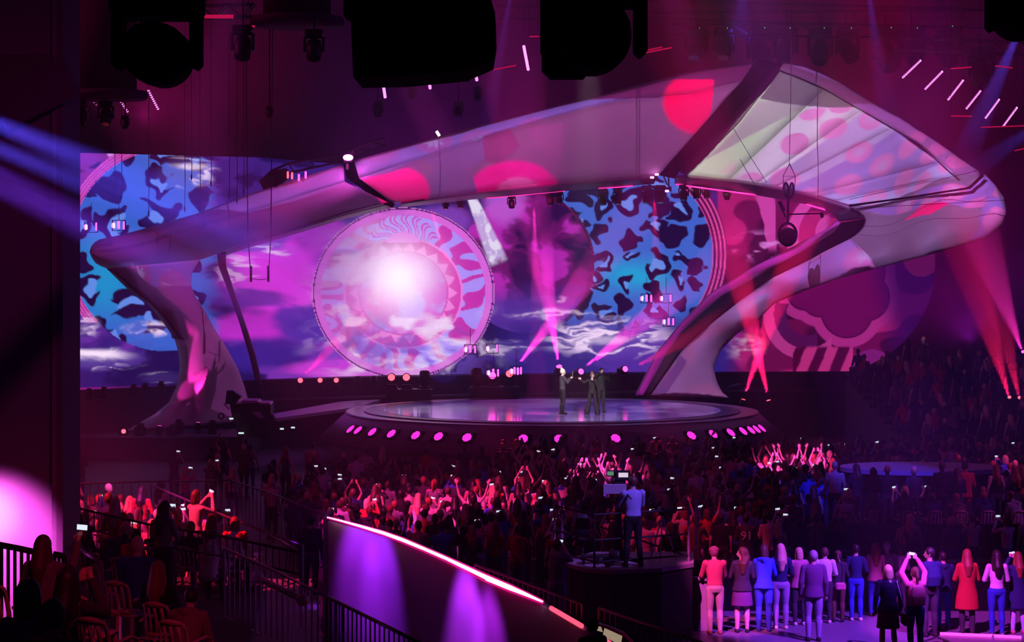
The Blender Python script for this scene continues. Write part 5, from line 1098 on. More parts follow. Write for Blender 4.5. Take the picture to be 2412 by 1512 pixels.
# a few standing on the flat before the stand
for px, fy_, key, tp, hr, lab in ((438, 1200, 'woman_phone', 'pink', 'blond', 'long-haired woman in pink and blue standing alone in the dark left of the stage'), (548, 1198, 'woman', 'white', 'blond', 'blond woman lit pink standing before the left railing'), (635, 1190, 'man', 'black', 'brown', 'dark-haired man in black looking down beside the left railing'),
                               (188, 1138, 'man_jacket', 'black', 'brown', 'man in black with folded hands at the far left'), (410, 1150, 'man_phone', 'dark', 'dark', 'camera operator in dark clothes left of the stage'), (735, 1195, 'man_phone', 'dark', 'dark', 'person filming with raised hands left of the crowd'), (528, 1120, 'woman_wave', 'black', 'dark', 'person in black stretching an arm out left of the stage')):
    person(key, PZ(px, fy_ + 40, 0), -.2, tp, 'blue' if False else 'jeans', hr, 0, lab, 'people standing left of the floor crowd', .98)
# large dark figures close by
NG = 'near spectators in the lower left corner'
k, hh, hd = hero(101, 0, 1262, 2.9, 'long-haired woman standing against the glowing wall, holding up a phone', dict(hair='long', female=True, top='coat', hands=(((.235, -.02, 1.13), (.20, .10, .92)), ((.26, .16, 1.34), (.26, .30, 1.62)))), (0, dye('mauve_cardigan', (.20, .10, .18)), T['dark'], Hh['brown'], SHOE), -.2, NG, base=Vector((P(101, 0, 21.5).x, 21.5, tz(21))))
phone(hh[1] + Vector((.03, 0, .05)), -.2, 'lit phone held by the woman at the glowing wall', None)
for px, ty, d_, fg, cc, lab in ((160, 1372, 18.5, dict(pose='phone', seat=True, hair='long', female=True, top='sleeve'), (1, T['dark'], T['dark'], Hh['dark'], SHOE), 'seated woman with a broad dome of dark hair filming with a phone'),
                           (66, 1412, 16.5, dict(pose='lap', seat=True, hair='bob', female=True, top='sleeve'), (1, burg, T['dark'], Hh['dark'], SHOE), 'dark-haired seated person at the bottom left corner'),
                           (122, 1450, 15.5, dict(pose='lap', seat=True, hair='short', top='hoodie'), (1, T['brown'], T['dark'], Hh['brown'], SHOE), 'short-haired seated man nearest the bottom edge'),
                           (323, 1276, 26.5, dict(pose='lap', seat=True, hair='bald', top='sleeve'), (0, dye('blue_collar_shirt', (.04, .1, .4)), T['dark'], Hh['dark'], SHOE), 'bald man in a blue collar seated before the railing'),
                           (372, 1318, 24.5, dict(pose='lap', seat=True, hair='long', female=True, top='sleeve'), (1, T['black'], T['dark'], Hh['auburn'], SHOE), 'auburn-haired woman seated at the aisle'),
                           (434, 1362, 22.5, dict(pose='rail', seat=True, hair='short', top='hoodie', lean=20), (0, dye('faded_rose_hoodie', (.30, .14, .18)), T['dark'], Hh['dark'], SHOE), 'person in a faded rose hoodie bent forward in a chair'),
                           (255, 1432, 20.5, dict(pose='lap', seat=True, hair='bob', female=True, top='sleeve'), (1, T['black'], T['dark'], Hh['dark'], SHOE), 'person in black seated in the middle of the near row'),
                           (555, 1440, 21.5, dict(pose='lap', seat=True, hair='short', top='hoodie'), (1, T['black'], T['black'], Hh['dark'], SHOE), 'person in black seated by the stair railing')):
    zz = tz(math.floor(d_)); hero(px, 0, ty, zz, lab, fg, cc, -.2, NG, base=Vector((P(px, 0, d_).x, d_, HCAM - (ty - YH) / F * d_ - 1.30)), vox=.013)
for px, ty, d_ in ((12, 1350, 19), (205, 1378, 20), (247, 1432, 18.5), (298, 1352, 25), (392, 1400, 23), (432, 1440, 21.0), (350, 1492, 16.5), (505, 1500, 17)):
    chair(Vector((P(px, 0, d_).x, d_, HCAM - (ty - YH) / F * d_ - .9)), -.35, f"plastic chair with a curved back near the lower left, {('at the wall', 'behind the standing woman', 'beside the seated woman in black', 'behind the bald man', 'behind the auburn-haired woman', 'under the rose hoodie', 'lowest at the bottom edge', 'right of the rose hoodie, at the bottom edge')[(12, 205, 247, 298, 392, 432, 350, 505).index(px)]}", 'near plastic chairs')
hero(732, 0, 1170, 1.9, 'steward in dark clothes with a pale armband standing at the stair top', dict(pose='down', hair='short', top='sleeve'), (0, T['dark'], burg, Hh['dark'], SHOE), -.2, None, base=Vector((P(732, 0, 36.3).x, 36.3, tz(36) - .1 + .0)))
railing('railing', [P(152, 1190, 35.5), P(350, 1235, 34), P(520, 1262, 32.5), P(708, 1302, 30.5)], 'black railing with short balusters across the left stand', 1.1, 34, low=.36)
railing('railing', [P(355, 1142, 45), P(530, 1215, 39), P(712, 1286, 33)], 'slanting dark violet handrail over the left aisle', .95, 5, DARKR)
railing('railing', [P(545, 1131, 52), P(660, 1170, 45), P(778, 1217, 38)], 'far slanting railing between left stand and floor crowd', 1.0, 26, DARKR)
railing('railing', [P(150, 1140, 47), P(330, 1135, 50), P(545, 1131, 52)], 'thin black railing along the front of the left stand', 1.0, 18, BLACK)
railing('stair_railing', [P(528, 1292, 30.5), P(660, 1350, 28.5), P(808, 1425, 26.5)], 'stair railing with long pale balusters at the lower left', 1.05, 22, M('pale_baluster', (.5, .45, .6), .35, .4), .022, .016)
railing('railing', [P(770, 1405, 25), P(1000, 1520, 22)], 'black railing under the purple wall', 1.0, 22, DARKR)
railing('railing', [P(-12, 1281, 22.3), P(40, 1291, 22.3), P(82, 1300, 22.3)], 'black guard rail before the glowing wall', .95, 7, BLACK, .035, .02)
railing('railing', [P(126, 1305, 22.8), P(152, 1310, 22.8)], 'short end of the guard rail right of the standing woman', .95, 3, BLACK, .035, .02)
railing('railing', [P(160, 1278, 26), P(240, 1326, 23.5)], 'short sloping dark handrail beside the pillar', 1.0, 4, DARKR)
hp = thing('pipe_handrail', 'pale round pipe handrail with ball ends beside the stairs', 'handrail', P(655, 1385, 27) - Vector((0, 0, 1)))
part('pipe', MB().tube([P(605, 1358, 27.4), P(655, 1383, 27), P(712, 1412, 26.6)], .035, 12), M('pale_pipe', (.6, .5, .6), .4), hp, True)
for q in ((605, 1358, 27.4), (712, 1412, 26.6)): part('end_ball', MB().ell(P(*q), .085, 14, 10), M('pale_pipe'), hp, True)
for px, py, d_ in ((480, 1405, 25), (700, 1392, 29)):
    pass
# glowing wall and pillar at the left edge
struct('wall_side', MB().box((P(-60, 0, 25).x / 1 + (P(124, 0, 25).x - P(-60, 0, 25).x) / 2 - 1, 25.2, 9), (P(124, 0, 25).x - P(-60, 0, 25).x + 2, .4, 18)), WALLM)
struct('trim_1', MB().box((P(129.5, 0, 24.9).x, 25.1, 9), (.058, .5, 18)), M('plum_trim', (.34, .24, .32), .6))
pw = P(142.5, 0, 24.9).x; struct('pillar_left', MB().box((pw, 25.35, 9), (.078, 1.0, 18)), M('plum_pillar', (.22, .12, .2), .7))
bal = thing('balcony_ledge', 'dark plum balcony with sloping beam at the upper left', 'balcony', (-5.6, 25, 9))
part('beam', MB().bar(P(0, 262, 24.4), P(165, 178, 24.4), .12, .5), M('ledge_plum', (.16, .06, .14), .7), bal); part('ledge', MB().box(P(60, 172, 24.7), (.66, .5, .4)), M('ledge_plum'), bal)

# ------------------------------------------------------------------ show lamps and rigging
LENSR = M('red_lens', (.5, .05, .05), .3, emit=(1, .06, .10), es=5, var=0); LENSP = M('pink_lens', (.5, .05, .3), .3, emit=(1, .05, .6), es=6, var=0); LENSW = M('hot_pink_lamp', (.6, .2, .5), .3, emit=(1, .25, .9), es=5, var=0); LENSD = M('dark_glass', (.02, .02, .03), .08, spec=1)
FIX = M('fixture_black', (.02, .018, .024), .45); GREEN = M('green_pilot', (0, .2, 0), .4, emit=(.1, 1, .2), es=1.5, var=0)
def mover(p, label, group, s=1., up=True, aim=(0, -1, .3), lens=None, yaw=0., cat='stage light'):
    """moving head: base, yoke, head with lens. up: stands on its base, else hangs from it"""
    p = Vector(p); g = 1 if up else -1; k = thing('moving_head_light', label, cat, p, group, 0)
    part('lamp_base', MB().box(p + Vector((0, 0, g * .07 * s)), (.40 * s, .34 * s, .14 * s), bev=.03 * s), FIX, k)
    yk = MB().box(p + Vector((0, 0, g * .17 * s)), (.42 * s, .14 * s, .06 * s), bev=.02 * s)
    for sx in (-1, 1): yk.box(p + Vector((sx * .205 * s, 0, g * .33 * s)), (.055 * s, .15 * s, .36 * s), bev=.02 * s)
    part('yoke', yk, FIX, k)
    a = Vector(aim).normalized(); c = p + Vector((0, 0, g * .42 * s)); hd = MB().tube([c - a * .22 * s, c - a * .17 * s, c + a * .02 * s, c + a * .2 * s, c + a * .25 * s], 1, 18, rr=[.09 * s, .145 * s, .17 * s, .16 * s, .15 * s])
    h = part('lamp_head', hd, FIX, k, True); part('lens', MB().cyl(c + a * .245 * s, c + a * .262 * s, .125 * s, .12 * s, 18), lens or LENSD, k)
    return k
def hang(k, p, r=.015): part('suspension_cable', MB().tube([Vector(p), Vector((p[0], p[1], 27.79))], r, 5), MATT, k)
G1 = 'moving lights along the foot of the screen'
NM = {705: 'red-lit moving light left of the violet catwalk', 755: 'second red moving light from the left on the plinth', 793: 'third red moving light from the left on the plinth', 843: 'dark moving light left of the table pair', 880: 'dark moving light just left of the glowing pair', 923: 'red moving light at the left end of the black table', 958: 'red moving light in the middle of the black table', 1000: 'unlit tall moving light at the right end of the black table', 1122: 'unlit tall moving light behind the middle of the round stage', 1160: 'small pink-lit moving light behind the middle of the round stage', 1200: 'pink-red moving light with the upward beam behind the stage', 1318: 'pink moving light beaming up beside the blond performer', 1362: 'pink moving light beaming right between the performers', 1466: 'pink moving light beside the performer in the long coat'}
for px, py, d, ln, s, am in ((705, 898, 82.4, LENSR, .85, (.3, -1, .25)), (755, 896, 83, LENSR, .8, (0, -1, .1)), (793, 896, 83.4, LENSR, .8, (0, -1, .1)), (843, 899, 84, None, .8, (0, .3, 1)), (880, 899, 84.3, None, .8, (0, .3, 1)),
                        (923, 891, 82.6, LENSR, 1.15, (0, -1, .2)), (958, 891, 82.8, LENSR, 1.15, (0, -1, .2)), (1000, 893, 83, None, 1.3, (0, .2, 1)), (1122, 890, 84, None, 1.5, (0, .2, 1)), (1160, 890, 84, LENSP, 1.2, (0, -1, .4)), (1200, 884, 84, LENSR, 1.2, (0, -1, .3)),
                        (1318, 875, 84.5, LENSP, 1.0, (-.1, -.6, 1)), (1362, 878, 84.5, LENSP, 1.0, (.5, -1, .3)), (1466, 872, 85, LENSP, 1.0, (.5, -1, .3))):
    mover(P(px, py, d) - Vector((0, 0, .42 * s)), NM[px], G1, s, True, am, ln)
for px, py, d, nm in ((210, 922, 77.6, 'farthest left'), (245, 918, 78.2, 'second from left'), (315, 912, 79.2, 'third from left'), (342, 909, 79.6, 'fourth from left'), (380, 905, 80.2, 'nearest the arch leg')):
    mover(P(px, py, d) - Vector((0, 0, .3)), f'small dark lamp on the left plinth edge, {nm}', 'small dark lamps on the left plinth', .62, True, (0, .1, 1))
for px, py, s, ln, nm in ((291, 1016, .7, LENSR, 'red lamp at the outer toe of the left arch leg'), (330, 1010, .9, None, 'dark domed lamp beside the red lamp under the left leg'), (375, 1012, .6, LENSP, 'pink lamp shining up the left leg, left of the pair'), (421, 1000, .8, None, 'dark domed lamp in the middle of the left leg base'), (466, 1004, .6, LENSP, 'pink lamp shining up the left leg, right of the pair'), (408, 1016, 1.0, None, 'dark domed lamp in front of the left leg base'), (500, 1002, .8, None, 'dark domed lamp at the right of the left leg base')):
    mover(P(px, py, 78.2) - Vector((0, 0, .42 * s)), nm, 'lamps round the left leg of the arch', s, True, (.1, .1, 1) if ln is not LENSR else (.2, -1, .1), ln)
for x0, x1, y0, d, nm in ((912, 1018, 928, 82.6, 'low black table carrying three moving lights'), (1108, 1222, 922, 83.6, 'low black table behind the middle of the round stage')):
    a, b_ = P(x0, y0, d), P(x1, y0, d); k = thing('equipment_table', nm, 'table', ((a.x + b_.x) / 2, d, 1.5)); part('table_top', MB().box(((a.x + b_.x) / 2, d, a.z), (b_.x - a.x, .9, .42), bev=.03), FIX, k)
    for q in (a.x + .12, b_.x - .12):
        for e in (-.38, .38): part('leg', MB().box((q, d + e, (a.z - .21 + 1.5) / 2), (.09, .09, a.z - .21 - 1.5)), FIX, k)
mover(P(1748, 950, 84) - Vector((0, 0, .3)), 'red lamp right of the right arch leg, left of its pair', 'red lamps right of the arch foot', .7, True, (.3, -.1, 1), LENSR); mover(P(1813, 952, 84) - Vector((0, 0, .3)), 'red lamp right of the right arch leg, right of its pair', 'red lamps right of the arch foot', .7, True, (-.3, -.1, 1), LENSR)
for px, py, d, ln, nm in ((2378, 942, 78, LENSR, 'red lamp in the right stands, left of its pair'), (2402, 943, 78, LENSR, 'red lamp in the right stands, right of its pair'), (2410, 835, 80, LENSP, 'small pink lamp high in the right stands')):
    mover(P(px, py, d) - Vector((0, 0, .2)), nm, 'lamps in the right stands', .55, True, (-.3, -1, .8), ln)
rst = thing('side_stand', 'dark rising stand at the right edge under the red lamps', 'stand', (18.5, 76, 0)); mb = MB()
for i in range(12): mb.box((18.6, 69 + i * 1.5, .2 + i * .1), (9, 1.5, .4 + i * .2))
part('tiers', mb, CONC, rst)
far2 = []
for i in range(12):
    for q in range(11):
        if rng.random() < .8: far2.append((rng.choice(['sit_man', 'sit_woman', 'sit_lean', 'man', 'woman']), 14.5 + q * .72 + rng.uniform(-.1, .1), 69 + i * 1.5 + rng.uniform(-.2, .2), .4, rng.uniform(.95, 1.05), rng.choice(['black', 'dark', 'grey', 'red', 'navy']), 'dark', rng.choice(['dark', 'brown', 'blond']), .5 + i * .4))
_o = crowd_mass([t[:8] for t in far2], 'dim spectators seated in the far right stand', 'far_stand_crowd')
# raise each of them to its tier
_v = np.empty(len(_o.data.vertices) * 3); _o.data.vertices.foreach_get('co', _v); _v = _v.reshape(-1, 3); _v[:, 2] += .4 + np.clip(np.floor((_v[:, 1] - 68.25) / 1.5), 0, 11) * .2; _o.data.vertices.foreach_set('co', _v.ravel()); _o.data.update()

# pink cage lamps in front of the screen
for px, py, d, n_, nm in ((215, 535, 76, 2, 'left of the pair before the left leopard disc'), (280, 531, 76, 3, 'right of the pair before the left leopard disc'), (1523, 703, 86, 3, 'upper left of the three by the right leg'), (1569, 703, 86, 2, 'upper right of the three by the right leg'), (1575, 758, 86, 3, 'lowest of the three by the right leg'),
                      (1108, 823, 84, 3, 'left of the pair under the big disc'), (1160, 821, 84, 2, 'right of the pair under the big disc'), (1162, 878, 83.2, 3, 'low left one behind the stage'), (1216, 874, 83.2, 4, 'low bright one behind the stage')):
    c = P(px, py, d); k = thing('blinder_light', f'pink-glowing cage lamp, {nm}', 'stage light', c, 'pink cage lamps before the screen')
    fr = MB()
    for sx in (-1, 1): fr.box(c + Vector((sx * .24, 0, 0)), (.025, .12, .4)); fr.box(c + Vector((0, 0, sx * .19)), (.5, .12, .025))
    fr.tube([c + Vector((0, 0, .2)), c + Vector((0, 0, .9))], .012, 5); part('cage', fr, FIX, k)
    for q in range(n_): part('lamp', MB().box(c + Vector((-.2 + .4 * q / max(1, n_ - 1), -.03, .02 * (q % 2))), (.085 if q else .13, .06, .30 if q else .2), bev=.03), LENSW if q == 0 else LENSP, k)
# lamps hanging under the soffit
for i, (px, py, d, s) in enumerate(((1050, 478, 84, .7), (1085, 470, 84, .85), (1205, 470, 84.5, .85), (1296, 463, 84.5, .9), (1318, 462, 84.5, .8), (1420, 458, 85, 1.0), (1455, 456, 85, 1.0), (1523, 448, 85, 1.15), (1555, 447, 85, 1.15), (1610, 446, 85, 1.0), (1640, 446, 85, .9), (1664, 449, 85, .8), (1712, 452, 85, .8))):
    mover(P(px, py - 8, d) + Vector((0, 0, .05)), ('dark moving light hanging under the long beam, ' if i < 9 else 'dark moving light hanging under the hood, ') + ('first', 'second', 'third', 'fourth', 'fifth', 'sixth', 'seventh', 'eighth', 'ninth', 'first', 'second', 'third', 'fourth')[i] + ' from the left', 'moving lights under the arch', s * .95, False, (.02, -.25, -1))
k = thing('junction_lamps', 'cluster of magenta-lit lamps on a bracket where beam and hood meet', 'stage light', P(1550, 415, 83.5))
part('bracket', MB().bar(P(1530, 408, 83.6), P(1590, 405, 83.6), .06).bar(P(1575, 385, 83.6), P(1575, 440, 83.6), .06).bar(P(1532, 408, 83.6), P(1540, 432, 83.6), .05).bar(P(1560, 408, 83.6), P(1572, 436, 83.6), .05), FIX, k)
for px, py in ((1547, 411), (1536, 418), (1571, 450)): part('lamp', MB().box(P(px, py, 83.3), (.16, .08, .09), bev=.02), LENSW, k)
k = thing('flood_lamp', 'brilliant magenta lamp on top of the left beam joint', 'stage light', P(820, 371, 79.5)); part('lamp', MB().ell(P(820, 371, 79.3), (.20, .1, .12), 14, 8), M('magenta_blaze', (.8, .2, .8), .3, emit=(1, .2, 1), es=9, var=0), k, True); part('housing', MB().box(P(820, 374, 79.6), (.4, .25, .3), bev=.05).box(P(818, 388, 79.8), (.1, .1, .4)), FIX, k)
lp = bpy.data.lights.new('flood_glow', 'POINT'); lp.energy = 120; lp.color = (1, .08, .8); lp.shadow_soft_size = .15; lo = bpy.data.objects.new('flood_glow', lp); col.objects.link(lo); lo.location = P(820, 371, 78.8)
k = thing('lamp', 'small white-green work lamp on the upper edge of the middle beam', 'work lamp', P(1031, 313, 82)); part('lamp_tube', MB().tube([P(1028, 309, 82), P(1035, 320, 82)], .06, 10), M('cool_work_lamp', (.8, 1, .9), .3, emit=(.8, 1, .95), es=3, var=0), k, True); part('clamp', MB().box(P(1036, 325, 82.1), (.1, .1, .2)), FIX, k)
# the black lighting cradle riding on the beam
k = thing('lighting_cradle', 'black curved truss with lamps riding on top of the left beam', 'lighting truss', P(700, 410, 80)); fr = MB()
cv = [(612, 428), (640, 402), (680, 385), (730, 376), (790, 371), (830, 352), (870, 335), (905, 325)]; cl = [(622, 440), (655, 418), (692, 405), (740, 394), (795, 383), (835, 372), (880, 352), (910, 342)]
for a, b_ in ((cv, cl),):
    for q in (a, b_): fr.tube([P(*v, 80.3) for v in q], .05, 6); fr.tube([P(*v, 81.1) for v in q], .05, 6)
    for u, v in zip(a, b_): fr.bar(P(*u, 80.3), P(*v, 80.3), .05); fr.bar(P(*u, 80.3), P(*v, 81.1), .04)
    for u, v in zip(a, b_[1:]): fr.bar(P(*u, 80.3), P(*v, 81.1), .04)
part('frame', fr, FIX, k); part('shield', MB().prism([P(*v, 80.1) for v in ((610, 426), (640, 402), (672, 396), (678, 420), (650, 440), (620, 446))], (0, .8, 0)), FIX, k)
for px, py in ((678, 412), (688, 414), (704, 418), (720, 412)): part('lamp', MB().box(P(px, py, 79.9), (.07, .07, .28), bev=.02), LENSR if px < 700 else LENSP, k)

# LED battens in the air
BEAD = M('pink_bead', (.5, .1, .3), .3, emit=(1, .22, .85), es=3.0, var=0)
bats = [((900, 180), (907, 228), 12, .045, 'longest batten, left under the black speaker'), ((1008, 174), (1013, 207), 9, .045, 'batten under the middle of the black speaker'), ((1118, 158), (1123, 188), 8, .045, 'batten at the right corner of the black speaker'), ((1234, 110), (1244, 163), 13, .045, 'batten between the two big black silhouettes'),
        ((215, 235), (227, 245), 3, .032, 'short batten at the far upper left'), ((282, 235), (300, 262), 7, .034, 'batten under the pale round ledge'), ((350, 214), (372, 256), 10, .034, 'batten below the big round lamp silhouette'), ((170, 278), (178, 285), 2, .028, 'tiny batten lowest at the upper left'),
        ((2168, 143), (2127, 182), 14, .032, 'upper batten of the fan at the upper right'), ((2219, 169), (2180, 209), 14, .032, 'second batten of the fan at the upper right'), ((2268, 190), (2234, 234), 14, .032, 'third batten of the fan at the upper right'), ((2309, 215), (2277, 255), 14, .032, 'fourth batten of the fan at the upper right'), ((2353, 235), (2322, 277), 14, .032, 'fifth batten of the fan at the upper right'), ((2395, 254), (2364, 296), 14, .032, 'last batten of the fan at the upper right')]
for a, b_, n_, r, nm in bats:
    d = 78 if a[0] < 1500 else 80; A_, B2 = P(*a, d), P(*b_, d + 1.5); k = thing('led_batten', 'pink dotted LED bar, ' + nm, 'LED bar', A_.lerp(B2, .5), 'pink LED bars hanging in the hall')
    hang(k, A_ + Vector((0, .06, 0)), .008); part('housing', MB().bar(A_ + Vector((0, .06, 0)), B2 + Vector((0, .06, 0)), .07), FIX, k); m_ = MB()
    for q in range(n_): m_.ell(A_.lerp(B2, q / (n_ - 1)), r * 1.35, 8, 6)
    part('pixel_strip', m_, BEAD, k, True)

# trusses and hanging lamps at the top
TR = M('truss_black', (.05, .045, .05), .4, .5)
def truss(a, b_, hgt, n_, label, dep_=.5, name='lighting_truss', m=TR, r=.03):
    a, b_ = Vector(a), Vector(b_); k = thing(name, label, 'truss', a.lerp(b_, .5)); u = Vector((0, 0, hgt)); w2 = Vector((0, dep_, 0)); f_ = MB()
    for o_ in (Vector(), u, w2, u + w2): f_.tube([a + o_, b_ + o_], r, 7)
    part('chord', f_, m, k, True); g_ = MB()
    for i in range(n_):
        p, q = a.lerp(b_, i / n_), a.lerp(b_, (i + 1) / n_); 
        if i % 2: g_.bar(p, q + u, r * 1.2).bar(p + w2, q + u + w2, r * 1.2)
        else: g_.bar(p + u, q, r * 1.2).bar(p + u + w2, q + w2, r * 1.2)
        g_.bar(p, p + w2, r).bar(p + u, p + u + w2, r)
    part('lattice', g_, m, k); hang(k, a.lerp(b_, .12) + u); hang(k, a.lerp(b_, .88) + u); return k
truss(P(1500, 42, 87), P(2320, 64, 87), .8, 20, 'black lattice truss across the upper right with a row of moving lights')
truss(P(1380, 30, 93), P(2440, 20, 93), .6, 26, 'farther black truss behind the row of moving lights', .6)
truss(P(1560, 82, 89), P(2140, 86, 89), .5, 14, 'lower thin truss carrying cables at the upper right', .4)
truss(P(1100, 40, 80), P(1290, 44, 80), .5, 6, 'short truss seen between the two big silhouettes', .5); truss(P(2110, 115, 79), P(2430, 128, 74), .45, 8, 'truss running off at the right edge under the corner lamp', .5); truss(P(470, 40, 50), P(600, 38, 50), .3, 4, 'short truss right of the big lamp silhouette', .3)
rngl = random.Random(3)
ordn = ('first', 'second', 'third', 'fourth', 'fifth', 'sixth', 'seventh', 'eighth', 'ninth', 'tenth', 'eleventh', 'twelfth')
for i, (px, py) in enumerate(((1640, 66), (1705, 66), (1792, 66), (1852, 66), (1932, 66), (1996, 66), (2088, 66), (2150, 66), (2232, 62), (2310, 112))):
    s = (1.5, 1.45, 1.9, 1.6, 1.7, 1.6, 2.0, 1.7, 1.8, 1.8)[i]; p = P(px, py, 86.5 if i < 9 else 78); s *= 1.47 if i < 9 else 1.33; aim = Vector((rngl.uniform(-.4, .4), rngl.uniform(-.9, -.2), -1))
    k = mover(p, f'black moving light on the upper right truss, {ordn[i]} from the left', 'row of moving lights on the upper right truss', s * .93, False, aim)
    part('pilot_light', MB().box(p + Vector((.1, -.19 * s, -.05)), (.03, .02, .03)), GREEN, k); part('hanger', MB().bar(p, p + Vector((0, .55, .62)), .05), TR, k)
for i, (px, py, d, s) in enumerate(((572, 60, 38, .95), (740, 70, 38, .85), (250, 238, 40, .7), (190, 252, 40, .6), (295, 272, 42, .4), (890, 238, 86, 0.98), (1080, 240, 86, 0.98), (635, 250, 50, .4), (970, 200, 86, 0.84), (1125, 205, 86, 0.84))):
    k = mover(P(px, py, d), ('grey-lit lamp right of the big lamp silhouette', 'dim round lamp under the wide pale drum', 'black lamp under the pale round ledge', 'black lamp at the far left under the ledge', 'small lamp with pink glint under the ledge', 'dim lamp above the middle beam, left', 'dim lamp above the middle beam, right', 'tiny dim lamp before the dark curtain', 'dim lamp under the black speaker', 'dim lamp at the right corner of the black speaker')[i], 'dim lamps in the roof', s, False, (0, -.4, -1)); hang(k, P(px, py, d) + Vector((0, 0, -.05)))
RB = M('red_truss_glow', (.5, .02, .05), .4, emit=(1, .01, .12), es=.5, var=0)  # red light caught by truss tubes, put in as glow
for i, (a, b_, d) in enumerate((((482, 39), (550, 39), 50), ((1503, 128), (1582, 112), 60), ((1506, 122), (1560, 111), 60.5), ((1152, 166), (1216, 154), 62), ((1247, 86), (1270, 86), 62), ((2240, 162), (2288, 158), 60), ((2310, 300), (2420, 296), 66), ((2240, 273), (2290, 274), 66), ((590, 62), (600, 62), 38), ((2345, 155), (2385, 160), 60), ((2390, 355), (2412, 350), 66))):
    hp_ = P(*a, d); k = solo('red_lit_tube', MB().tube([P(*a, d), P(*b_, d)], .022 if i else .05, 6), RB, 'truss tube given a red glow, ' + ('beside the big lamp silhouette', 'at the left end of the right truss, lower', 'at the left end of the right truss, upper', 'near the right corner of the black speaker', 'between the two big silhouettes', 'right of the ninth moving light', 'at the right edge under the LED fan', 'under the last two LED bars', 'over the grey-lit lamp', 'below the corner silhouette', 'lowest at the right edge')[i], 'truss tube', P(*a, d), 'truss tubes with red glow in the roof rig'); hang(k, hp_, .006)
# the close silhouettes hanging before the lens
def big_head(px, w_px, ytop, ybot, d, label, side=0):
    c = P(px, (ytop + ybot) / 2 + 25, d); W = w_px / F * d; k = thing('moving_head_light', label, 'stage light', P(px, ytop, d))
    y = MB().box(P(px, ytop - 45, d), (W, W * .7, 120 / F * d), bev=.04)
    for sx in (-1, 1): y.box(P(px + sx * w_px * .44, (ytop + 40), d), (W * .12, W * .4, 190 / F * d), bev=.03)
    part('yoke', y, MATT, k); r = w_px * .36 / F * d
    part('lamp_head', MB().tube([c + Vector((0, -.30, .02)), c + Vector((0, -.24, 0)), c, c + Vector((0, .26, 0)), c + Vector((0, .34, 0))], r, 26, rr=[r * .7, r * .93, r, r * .96, r * .8]), MATT, k, True)
    part('lens', MB().cyl(c + Vector((0, .34, 0)), c + Vector((0, .36, 0)), r * .75, r * .75, 24), LENSD, k); hang(k, P(px, ytop - 45, d), .03); return k
big_head(371, 208, 30, 176, 12, 'huge black round lamp with yoke, silhouetted at the upper left')
k = big_head(1398, 250, 0, 120, 12, 'huge black lamp silhouette right of the speaker at the top'); part('clamp_box', MB().box(P(1335, 95, 12.3), (.30, .3, .46), bev=.05), MATT, k)
k = big_head(2420, 190, -60, 55, 12, 'black lamp silhouette cut by the upper right corner')
k = thing('speaker_array', 'massive black loudspeaker box with a rounded side at the top centre', 'loudspeaker', P(990, 0, 13))
part('cabinet', MB().prism([P(*v, 13) for v in ((822, -60), (826, 40), (832, 182), (940, 180), (1100, 165), (1106, -60))], (0, .8, 0)), MATT, k)
part('side_panel', MB().prism([P(*v, 13.1) for v in ((1106, -60), (1102, 165), (1160, 140), (1168, 90), (1166, 30), (1140, -60))], (0, .7, 0)), M('matt_charcoal', (.012, .010, .014), .9, spec=.1), k); part('clamp_box', MB().box(P(823, 20, 12.9), (.05, .3, .12)), MATT, k)
# round pale ledges of the roof
LED_ = M('dusty_plum', (.12, .05, .11), .8)
for px, py, w_, d, nm in ((700, 54, 222, 40, 'wide pale round drum hanging at the top left of centre'), (255, 227, 185, 40, 'pale round ledge hanging over the left screen'), (165, 245, 75, 40, 'short pale round ledge beside the left pillar')):
    c = P(px, py, d); r = w_ / 2 / F * d; k = thing('round_canopy', nm, 'canopy', c, 'pale round canopies in the roof')
    part('disc', MB().rings([(c + Vector((0, 0, -.06)), r * .96, r * .9), (c, r, r), (c + Vector((0, 0, .10)), r * .98, r * .95)], 48), LED_, k, True); part('drum', MB().cyl(c + Vector((0, 0, .1)), c + Vector((0, 0, 2.2)), r * .72, r * .72, 32), M('plum_drum', (.07, .02, .05), .85), k, True); hang(k, c + Vector((0, 0, 2.1)), .03)
# cables with hooks before the left screen, and the pair of drop lines
CAB = M('black_cable', (.01, .01, .01), .6)
for i, (x, y0, y1) in enumerate(((270, 362, 455), (286, 362, 470), (350, 364, 510), (435, 366, 500), (451, 366, 425), (471, 366, 503), (497, 367, 440), (540, 368, 470), (558, 368, 480), (574, 368, 460))):
    solo('hanging_cable', MB().tube([P(x, y0, 76) + Vector((0, 0, 27.79 - P(x, y0, 76).z)), P(x, y0 - 60, 76), P(x + 1, (y0 + y1) / 2, 76), P(x, y1, 76)], .014, 5).box(P(x, y1 - 8, 76), (.05, .05, .16)), CAB, f'thin black cable with a small hook over the left screen, {ordn[i]} from the left', 'cable', P(x, y1, 76), 'cables over the left screen')
k = thing('flying_harness', 'pair of long black wires joined by a small bar hanging at left of the disc', 'harness', P(610, 655, 74)); 
for a, b_, c in (((575, -380), (584, 560), (591, 650)), ((646, -380), (638, 560), (632, 650))): part('wire', MB().tube([P(*v, 74) for v in (a, b_, c)], .02, 6), CAB, k); part('hook', MB().tube([P(c[0], c[1] - 24, 74), P(c[0], c[1] + 14, 74)], .045, 8), CAB, k)
part('spreader', MB().tube([P(591, 656, 74), P(612, 659, 74), P(632, 656, 74)], .012, 5), CAB, k)
